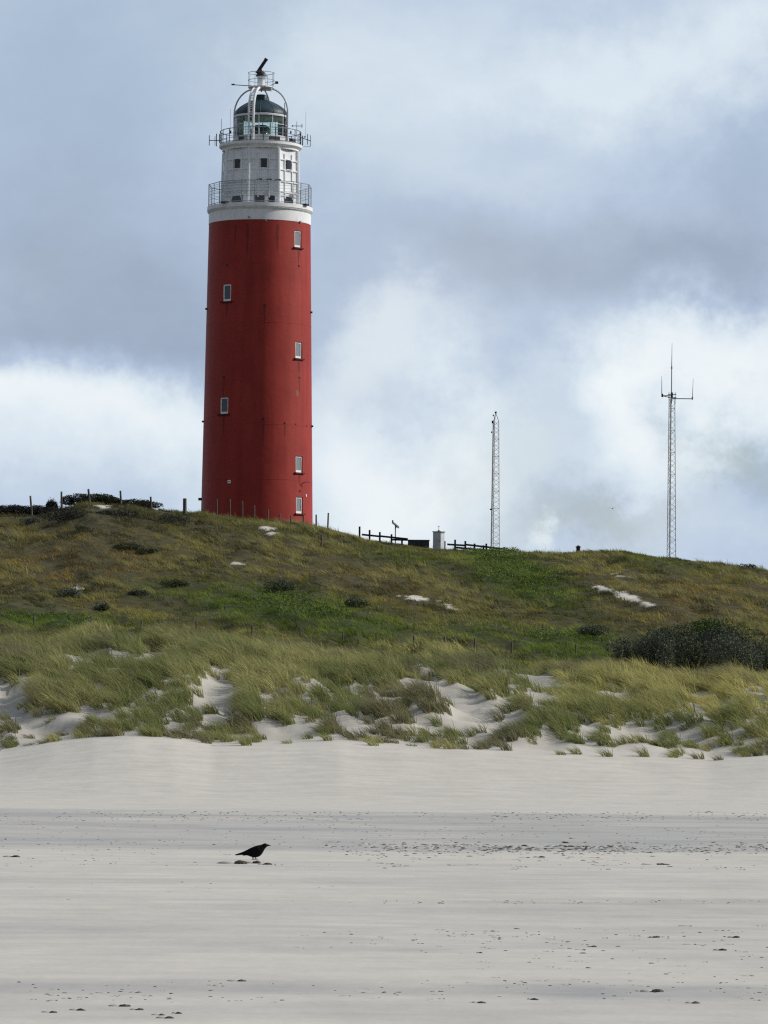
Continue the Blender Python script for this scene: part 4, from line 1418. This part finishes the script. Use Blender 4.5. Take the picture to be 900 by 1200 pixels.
# ------------------------------------------------------------------ crow
def crow():
    p = hit(300.5, 1008)
    k = p.y / F
    e_w = lambda px, py: ((px - 300.5) * k, (1008 - py) * k)
    # rings: centre px, py, half height px, half width px
    side = [(275.5, 1002.4, 1003.6, 1.3), (278, 1001.6, 1003.5, 2.2), (282, 1000.2, 1003.1, 2.3), (286, 998.6, 1003.0, 2.8), (290, 996.5, 1003.6, 4.0),
            (294, 994.4, 1005.0, 5.2), (298, 992.7, 1005.8, 5.8), (302, 991.5, 1005.4, 5.8), (305, 991.0, 1003.8, 5.0), (307, 990.4, 1001.6, 4.2),
            (308.5, 989.5, 999.0, 3.5), (309.8, 989.0, 996.4, 3.2), (311.2, 989.1, 994.6, 2.8), (312.4, 989.8, 993.4, 2.0), (313.2, 990.3, 992.6, 1.3),
            (315.2, 990.7, 992.2, .85), (317.0, 991.3, 992.0, .4), (317.8, 991.8, 992.1, .12)]
    rings = [(a, (t_ + b_) / 2, (b_ - t_) / 2, w_) for a, t_, b_, w_ in side]
    n = 16
    mb = MB()
    vs, fs = [], []
    for (cx, cy, hh, hw) in rings:
        x_, z_ = e_w(cx, cy)
        for j in range(n):
            q = tau * j / n
            vs.append((x_, math.cos(q) * hw * k, z_ + math.sin(q) * hh * k))
    for i in range(len(rings) - 1):
        for j in range(n):
            fs.append((i * n + j, i * n + (j + 1) % n, (i + 1) * n + (j + 1) % n, (i + 1) * n + j))
    fs.append(tuple(range(n))); fs.append(tuple(reversed([(len(rings) - 1) * n + j for j in range(n)])))
    mb.add(vs, fs)
    def el(cx, cy, rx, ry, rz, oy, ang):
        vv, ff = [], []
        for i in range(7):
            ph = math.pi * i / 6
            for j in range(10):
                q = tau * j / 10
                lx, ly, lz = rx * math.cos(ph), ry * math.sin(ph) * math.cos(q), rz * math.sin(ph) * math.sin(q)
                c, s = math.cos(ang), math.sin(ang)
                x_, z_ = e_w(cx, cy)
                vv.append((x_ + (lx * c - lz * s) * k, oy * k + ly * k, z_ + (lx * s + lz * c) * k))
        for i in range(6):
            for j in range(10):
                ff.append((i * 10 + j, i * 10 + (j + 1) % 10, (i + 1) * 10 + (j + 1) % 10, (i + 1) * 10 + j))
        mb.add(vv, ff)
    for s in (-1, 1):
        el(293.5, 998.4, 11.0, 1.3, 3.4, s * 4.9, R(24))          # folded wing
        el(298, 1003.0, 3.0, 1.8, 2.0, s * 2.4, R(70))        # thigh
        xa, za = e_w(297.8 + s * 1.2, 1003)
        xb, zb = e_w(298.2 + s * 1.6, 1008)
        yy = s * 2.3 * k
        mb.tube([(xa, yy, za), (xb - .4 * k, yy, (za + zb) / 2), (xb, yy, zb)], [1.0 * k, .6 * k, .6 * k], 8)
        for tq in (-25, 0, 25, 180):
            L_ = 3.2 * k if tq != 180 else 2.0 * k
            mb.tube([(xb, yy, zb + .2 * k), (xb + L_ * math.cos(R(tq)), yy + L_ * math.sin(R(tq)), zb + .05 * k)], [.55 * k, .3 * k], 6)
    o = mb.build('crow', M['crow'], None, True, 80, p + Vector((0, 0, .01)))
    md = o.modifiers.new('remesh', 'REMESH'); md.mode = 'VOXEL'; md.voxel_size = .0050; md.use_smooth_shade = True
    dg = bpy.context.evaluated_depsgraph_get()
    me = bpy.data.meshes.new_from_object(o.evaluated_get(dg))
    o.modifiers.clear()
    old = o.data
    o.data = me
    bpy.data.meshes.remove(old)
    if not me.materials: me.materials.append(M['crow'])
    props(o, 'black crow standing on a dark clump on the sand, facing right', 'bird')
    return p, k


CP, CK = crow()


# ------------------------------------------------------------------ lumps on the beach
def lump_mesh(mb, c, rx, ry, rz, rough=.3, n=12, m=5, rz_=0):
    vv, ff = [], []
    for i in range(m):
        ph = (math.pi / 2) * i / (m - 1)
        for j in range(n):
            q = tau * j / n
            s = 1 + random.uniform(-rough, rough)
            lx, ly, lz = rx * math.cos(ph) * math.cos(q) * s, ry * math.cos(ph) * math.sin(q) * s, rz * math.sin(ph) * (1 + random.uniform(-rough, rough) * .6)
            if i == 0: lz = -.3 * rz
            c_, s_ = math.cos(rz_), math.sin(rz_)
            vv.append((c[0] + lx * c_ - ly * s_, c[1] + lx * s_ + ly * c_, c[2] + lz))
    for i in range(m - 1):
        for j in range(n):
            ff.append((i * n + j, i * n + (j + 1) % n, (i + 1) * n + (j + 1) % n, (i + 1) * n + j))
    ff.append(tuple((m - 1) * n + j for j in range(n)))
    mb.add(vv, ff)


tails = MB()


def clump(px, py, wpx, hpx, name, label, cat, group, mat='debris', dpt=.8, rough=.25, n=12):
    p = hit(px, py)
    k = p.y / F
    mb = MB()
    lump_mesh(mb, (0, 0, 0), wpx * k / 2, wpx * k / 2 * dpt, hpx * k * .66, rough, n, 5)
    o = mb.build(name, M[mat], None, True, 24, p)
    props(o, label, cat, group)
    L_ = wpx * k * random.uniform(.4, .9)
    lump_mesh(tails, (p.x - wpx * k * .3 - L_ * .6, p.y + .03, p.z), L_, wpx * k * .5, hpx * k * .6, .08, 12, 4)
    return o


M['wrack'] = mat_noise('seaweed_wrack', (.018, .016, .012), (.10, .092, .072), 24, .9, bump=.8, lo=.35, hi=.8)
GW = 'wrack clumps beside the crow'
clump(281.5, 1012.5, 17, 6, 'wrack_clump', 'rounded dark wrack clump behind the crow, under its tail', 'wrack clump', GW, 'wrack', .7, .22, 16)
clump(301, 1012, 11, 4.5, 'wrack_clump', 'dark wrack clump right under the feet of the crow', 'wrack clump', GW, 'wrack', .7, .25, 14)
clump(313, 1013.5, 12, 3.2, 'wrack_clump', 'flat wrack clump just in front of the crow', 'wrack clump', GW, 'wrack', .7, .3, 14)
GS = 'dark shells and lumps lying on the beach'
for (px, py, w, h, lab) in [
        (18.5, 1004.5, 13, 3.2, 'low dark wrack heap at the left edge of the beach, level with the crow'),
        (283.5, 1150, 11, 3.0, 'single dark mussel-like lump alone on pale sand below the crow'),
        (62, 1187, 9, 3.0, 'pale-tipped lump at the bottom left of the beach'),
        (94.5, 1185, 10, 3.6, 'dark rounded lump at the bottom left, the darkest there'),
        (146, 1180, 15, 4.0, 'wide grey lump with a sand tail at the lower left'),
        (164, 1184, 10, 3.2, 'dark lump touching the wide grey lump on its right'),
        (189.5, 1190, 8, 2.8, 'dark lump left of the lowest pair at the bottom of the beach'),
        (198.5, 1194, 10, 3.6, 'lowest dark lump at the bottom of the beach'),
        (209, 1188, 8, 3.0, 'dark lump upper right of the lowest one at the bottom'),
        (563, 1117, 5, 2.0, 'tiny dark lump in the right half of the pale sand'),
        (564, 1176, 11, 3.0, 'dark lump near the long dark drift at lower centre right'),
        (626, 1172.5, 9, 2.8, 'dark lump on pale sand right of the long dark drift'),
        (770, 1163, 18, 5.0, 'crumbly grey lump pile at the lower right of the beach'),
        (815, 1176, 10, 3.4, 'dark lump with sand tail at the lower right of the beach'),
        (769, 1099, 9, 3.0, 'dark lump in the upper row of debris on the right'),
        (863, 1099, 9, 3.2, 'dark lump at the right end of the upper debris row'),
        (847, 1114, 10, 3.4, 'dark lump below the right end of the upper debris row'),
        (696, 1110, 8, 2.6, 'dark lump in the left part of the debris row'),
        (635, 1005, 9, 2.6, 'dark lump in front of the shell band right of the crow'),
        (775, 1013.5, 20, 2.2, 'long thin dark lump below the shell band on the right')]:
    clump(px, py, w, h, 'beach_lump', lab, 'beach debris', GS, 'debris', .75, .28, 10)

# uncountable small shell and wrack bits, and the sand tails in their lee
bits = MB()


def strew(n, y0, y1, x0, x1, smin, smax, tail=.0, prof=None, gate=True):
    for _ in range(n):
        px = random.uniform(x0, x1)
        py = random.uniform(y0, y1) if prof is None else random.gauss((y0 + y1) / 2, (y1 - y0) / 4)
        if gate and float(fbm(np.array([px * .018]), np.array([py * .09]), 121, 3)[0]) < random.uniform(-.25, .12): continue
        d = ray(px, py)
        if d[2] > -1e-4: continue
        Y = -CAMZ * d[1] / d[2]
        if Y > 56 * S or Y < 8 * S: continue
        x_ = d[0] / d[1] * Y
        z_ = Hs(x_, Y)
        k = Y / F
        s = random.uniform(smin, smax) * k
        lump_mesh(bits, (x_, Y, z_), s * random.uniform(.8, 1.8), s * .8, s * random.uniform(.22, .42), .4, 6, 3, random.uniform(-.5, .5))
        if random.random() < tail:
            L_ = s * random.uniform(1.5, 4)
            lump_mesh(tails, (x_ - L_ * .8, Y + s * .2, z_), L_, s * 1.2, s * .45, .08, 10, 3)


strew(800, 951, 962, -40, 940, .7, 1.5)
strew(420, 962, 984, -40, 940, .6, 1.3)
strew(560, 986, 1003, 380, 940, .9, 2.6, .15, 1)
strew(240, 991, 1001, 560, 940, .8, 2.0, .05, 1, False)
strew(90, 990, 999, 585, 690, 1.4, 3.4, .1, 1, False)
strew(400, 988, 1000, 480, 940, .8, 2.0, .1, 1)
strew(240, 983, 1016, -40, 560, .7, 1.7, .15)
strew(130, 1003, 1020, 440, 940, .8, 2.2, .3)
strew(120, 1055, 1060, 440, 940, .8, 1.8, .2)
strew(30, 1030, 1062, -40, 440, .6, 1.4, .2)
strew(150, 1084, 1118, 480, 940, .8, 2.6, .4)
strew(50, 1090, 1112, 300, 620, .7, 1.8, .4)
strew(200, 1150, 1176, -30, 940, .7, 2.6, .4)
strew(100, 1120, 1160, 560, 940, .8, 2.4, .4)
o = bits.build('shell_litter', M['debris'], None, True, 60)
props(o, 'scattered dark shell and wrack litter in bands along the flat beach', 'shell litter', None, 'stuff')
M['sand_tail'] = mat_noise('loose_sand', SAND_LO, SAND_HI, 9, .95, spec=.05)
o = tails.build('sand_tails', M['sand_tail'], None, True, 60)
props(o, 'little wind-blown sand tails behind the shells on the beach', 'sand drift', None, 'stuff')

# distant gull
mb = MB()
mb.tube([(-.28, 0, 0), (-.15, 0, .01), (.05, 0, .02), (.2, 0, .01), (.3, 0, 0)], [.02, .07, .09, .05, .01], 8)
for s in (-1, 1):
    mb.add([(.1, 0, .03), (-.1, 0, .03), (-.08, s * .38, .16), (.08, s * .38, .17), (-.12, s * .8, .08), (-.04, s * .8, .085),
            (.1, 0, .015), (-.1, 0, .015), (-.08, s * .38, .145), (.08, s * .38, .155), (-.12, s * .8, .07), (-.04, s * .8, .075)],
           [(0, 1, 2, 3), (3, 2, 4, 5), (6, 9, 8, 7), (9, 11, 10, 8), (1, 7, 8, 2), (2, 8, 10, 4), (0, 3, 9, 6), (3, 5, 11, 9), (4, 10, 11, 5)])
pg = P(717.5, 596, 900)
o = mb.build('gull', M['dark_metal'], None, True, 50, pg)
o.rotation_euler = (0, R(8), R(60))
props(o, 'tiny distant gull flying in the sky left of the right mast', 'bird')


# ------------------------------------------------------------------ light and sky
SUN_EL, SUN_AZ = 33.0, 83.0          # azimuth clockwise from +Y (the view direction): almost square to the right
sd = bpy.data.lights.new('sun', 'SUN')
sd.energy = 3.8
sd.angle = R(3)
sd.color = (1.0, .95, .87)
so = bpy.data.objects.new('sun', sd)
sv = Vector((math.sin(R(SUN_AZ)) * math.cos(R(SUN_EL)), math.cos(R(SUN_AZ)) * math.cos(R(SUN_EL)), math.sin(R(SUN_EL))))
so.rotation_euler = sv.to_track_quat('Z', 'Y').to_euler()
so.location = (40, 20, 60)
link(so)

w = bpy.data.worlds.new('World')
scene.world = w
w.use_nodes = True
nt = w.node_tree
L = nt.links.new
bg = nt.nodes['Background']
sky = N(nt, 'ShaderNodeTexSky', sky_type='NISHITA')
sky.sun_disc = False
sky.sun_elevation = R(SUN_EL)
sky.sun_rotation = R(SUN_AZ)
L(sky.outputs[0], bg.inputs['Color'])
bg.inputs['Strength'].default_value = .10


def MATH(op, a, b_=None, c=None, clamp=False):
    n = N(nt, 'ShaderNodeMath', operation=op, use_clamp=clamp)
    for i, v in enumerate((a, b_, c)):
        if v is None: continue
        if isinstance(v, (int, float)): n.inputs[i].default_value = v
        else: L(v, n.inputs[i])
    return n.outputs[0]


tc = N(nt, 'ShaderNodeTexCoord')
D = tc.outputs['Generated']
sx = N(nt, 'ShaderNodeSeparateXYZ'); L(D, sx.inputs[0])
az = MATH('MULTIPLY', MATH('ARCTAN2', sx.outputs[0], sx.outputs[1]), 180 / math.pi)
elv = MATH('MULTIPLY', MATH('ARCSINE', sx.outputs[2]), 180 / math.pi)


def wnoise(scale, detail, rough, offset, stretch=(1, 1, 1)):
    mp = N(nt, 'ShaderNodeMapping'); mp.inputs['Location'].default_value = offset; mp.inputs['Scale'].default_value = stretch
    L(D, mp.inputs[0])
    n = N(nt, 'ShaderNodeTexNoise'); n.inputs['Scale'].default_value = scale; n.inputs['Detail'].default_value = detail; n.inputs['Roughness'].default_value = rough
    L(mp.outputs[0], n.inputs['Vector'])
    return n


wa = wnoise(11, 10, .62, (3.1, 0, 0))
ws = N(nt, 'ShaderNodeSeparateColor'); L(wa.outputs['Color'], ws.inputs[0])
azw = MATH('MULTIPLY_ADD', MATH('SUBTRACT', ws.outputs[0], .5), 7.5, az)
elw = MATH('MULTIPLY_ADD', MATH('SUBTRACT', ws.outputs[1], .5), 5.0, elv)
cv_ = N(nt, 'ShaderNodeCombineXYZ'); L(azw, cv_.inputs[0]); L(elw, cv_.inputs[1])
DEG = 180 / math.pi / F


def pxdir(px, py):
    d = ray(px, py)
    return math.degrees(math.atan2(d[0], d[1])), math.degrees(math.asin(d[2] / np.linalg.norm(d)))


def blob_sum(blobs, start):
    tot = start
    for (px, py, sx_, sy_, amp) in blobs:
        a_, e_ = pxdir(px, py)
        s1 = N(nt, 'ShaderNodeVectorMath', operation='SUBTRACT'); L(cv_.outputs[0], s1.inputs[0]); s1.inputs[1].default_value = (a_, e_, 0)
        s2 = N(nt, 'ShaderNodeVectorMath', operation='MULTIPLY'); L(s1.outputs[0], s2.inputs[0]); s2.inputs[1].default_value = (1 / (sx_ * DEG), 1 / (sy_ * DEG), 0)
        s3 = N(nt, 'ShaderNodeVectorMath', operation='DOT_PRODUCT'); L(s2.outputs[0], s3.inputs[0]); L(s2.outputs[0], s3.inputs[1])
        g_ = MATH('EXPONENT', MATH('MULTIPLY', s3.outputs['Value'], -1.0))
        tot = MATH('MULTIPLY_ADD', g_, amp, tot)
    return tot


BL = [(60, 260, 240, 130, -.22), (250, 330, 180, 75, -.14), (60, 370, 160, 40, -.14), (50, 455, 150, 50, .30), (180, 470, 120, 60, .22), (40, 540, 150, 60, .18),
      (470, 110, 120, 150, .14), (740, 50, 150, 60, .26), (880, 60, 60, 70, .15), (885, 190, 90, 100, -.16), (640, 210, 120, 70, .06),
      (650, 330, 220, 80, -.23), (860, 340, 110, 70, -.20), (450, 365, 70, 40, .20), (420, 520, 130, 110, .38), (610, 470, 110, 40, -.12),
      (520, 580, 120, 60, .12), (780, 500, 90, 80, .42), (870, 440, 80, 50, .30), (880, 555, 45, 30, -.20), (690, 610, 110, 26, -.14), (628, 628, 22, 14, .28),
      (850, 620, 70, 30, .05), (130, 60, 200, 90, -.02)]
fine = wnoise(15, 10, .62, (0, 5, 0), (1, 1, 1.7))
big = wnoise(3.2, 6, .55, (7, 2, 1), (1, 1, 1.8))
B = MATH('MULTIPLY_ADD', MATH('SUBTRACT', fine.outputs['Fac'], .5), .42, .55)
B = blob_sum(BL, B)
# cloud cover away from this bit of sky: broad noise only
B = MATH('MULTIPLY_ADD', MATH('SUBTRACT', big.outputs['Fac'], .5), .25, B)
cr = N(nt, 'ShaderNodeValToRGB'); L(B, cr.inputs[0])
stops = [(.0, (.26, .335, .45)), (.25, (.33, .415, .55)), (.5, (.455, .555, .715)), (.75, (.68, .775, .86)), (1.0, (.87, .925, .955))]
while len(cr.color_ramp.elements) < len(stops): cr.color_ramp.elements.new(.5)
for e_, (p_, c_) in zip(cr.color_ramp.elements, stops):
    e_.position = p_; e_.color = (*c_, 1)
# thin cloud glows round the hidden sun
dn = N(nt, 'ShaderNodeVectorMath', operation='DOT_PRODUCT'); L(D, dn.inputs[0]); dn.inputs[1].default_value = sv
glow = MATH('POWER', MATH('MAXIMUM', dn.outputs['Value'], 0.0), 9.0)
glow = MATH('MULTIPLY_ADD', glow, 1.0, 1.0)
# added dimming of the unseen sky behind the camera, to cut ambient light
back_dim = MATH('MULTIPLY_ADD', MATH('SMOOTHSTEP_' if False else 'MULTIPLY', MATH('ADD', sx.outputs[1], .2, None, True), 1.0, None, True), .58, .42)
glow = MATH('MULTIPLY', glow, back_dim)
GREY = [(650, 330, 260, 90, .18), (450, 420, 200, 80, .08), (60, 300, 160, 80, .15)]
hs = N(nt, 'ShaderNodeHueSaturation'); L(cr.outputs[0], hs.inputs['Color'])
L(MATH('SUBTRACT', 1.0, blob_sum(GREY, 0.0)), hs.inputs['Saturation'])
bg2 = N(nt, 'ShaderNodeBackground'); L(hs.outputs[0], bg2.inputs['Color']); L(glow, bg2.inputs['Strength'])
# cracks of blue between the clouds
BLUE = [(868, 548, 46, 26, .65), (700, 612, 110, 20, .5), (560, 560, 70, 40, .2), (880, 180, 70, 60, .25), (110, 90, 220, 110, .32), (330, 40, 90, 70, .22), (480, 250, 160, 110, .16)]
mb_ = blob_sum(BLUE, 0.0)
mb_ = MATH('MULTIPLY', mb_, MATH('MULTIPLY_ADD', fine.outputs['Fac'], 1.2, .2), None, True)
mx = N(nt, 'ShaderNodeMixShader')
L(mb_, mx.inputs[0]); L(bg2.outputs[0], mx.inputs[1]); L(bg.outputs[0], mx.inputs[2])
L(mx.outputs[0], nt.nodes['World Output'].inputs['Surface'])

scene.view_settings.view_transform = 'Standard'
scene.view_settings.look = 'None'
scene.view_settings.exposure = 0.0
scene.view_settings.gamma = 1.0
scene.view_settings.use_curve_mapping = False
scene.render.engine = 'CYCLES'
scene.cycles.use_denoising = False
scene.cycles.filter_width = 1.25
scene.cycles.max_bounces = 6
scene.cycles.transparent_max_bounces = 12
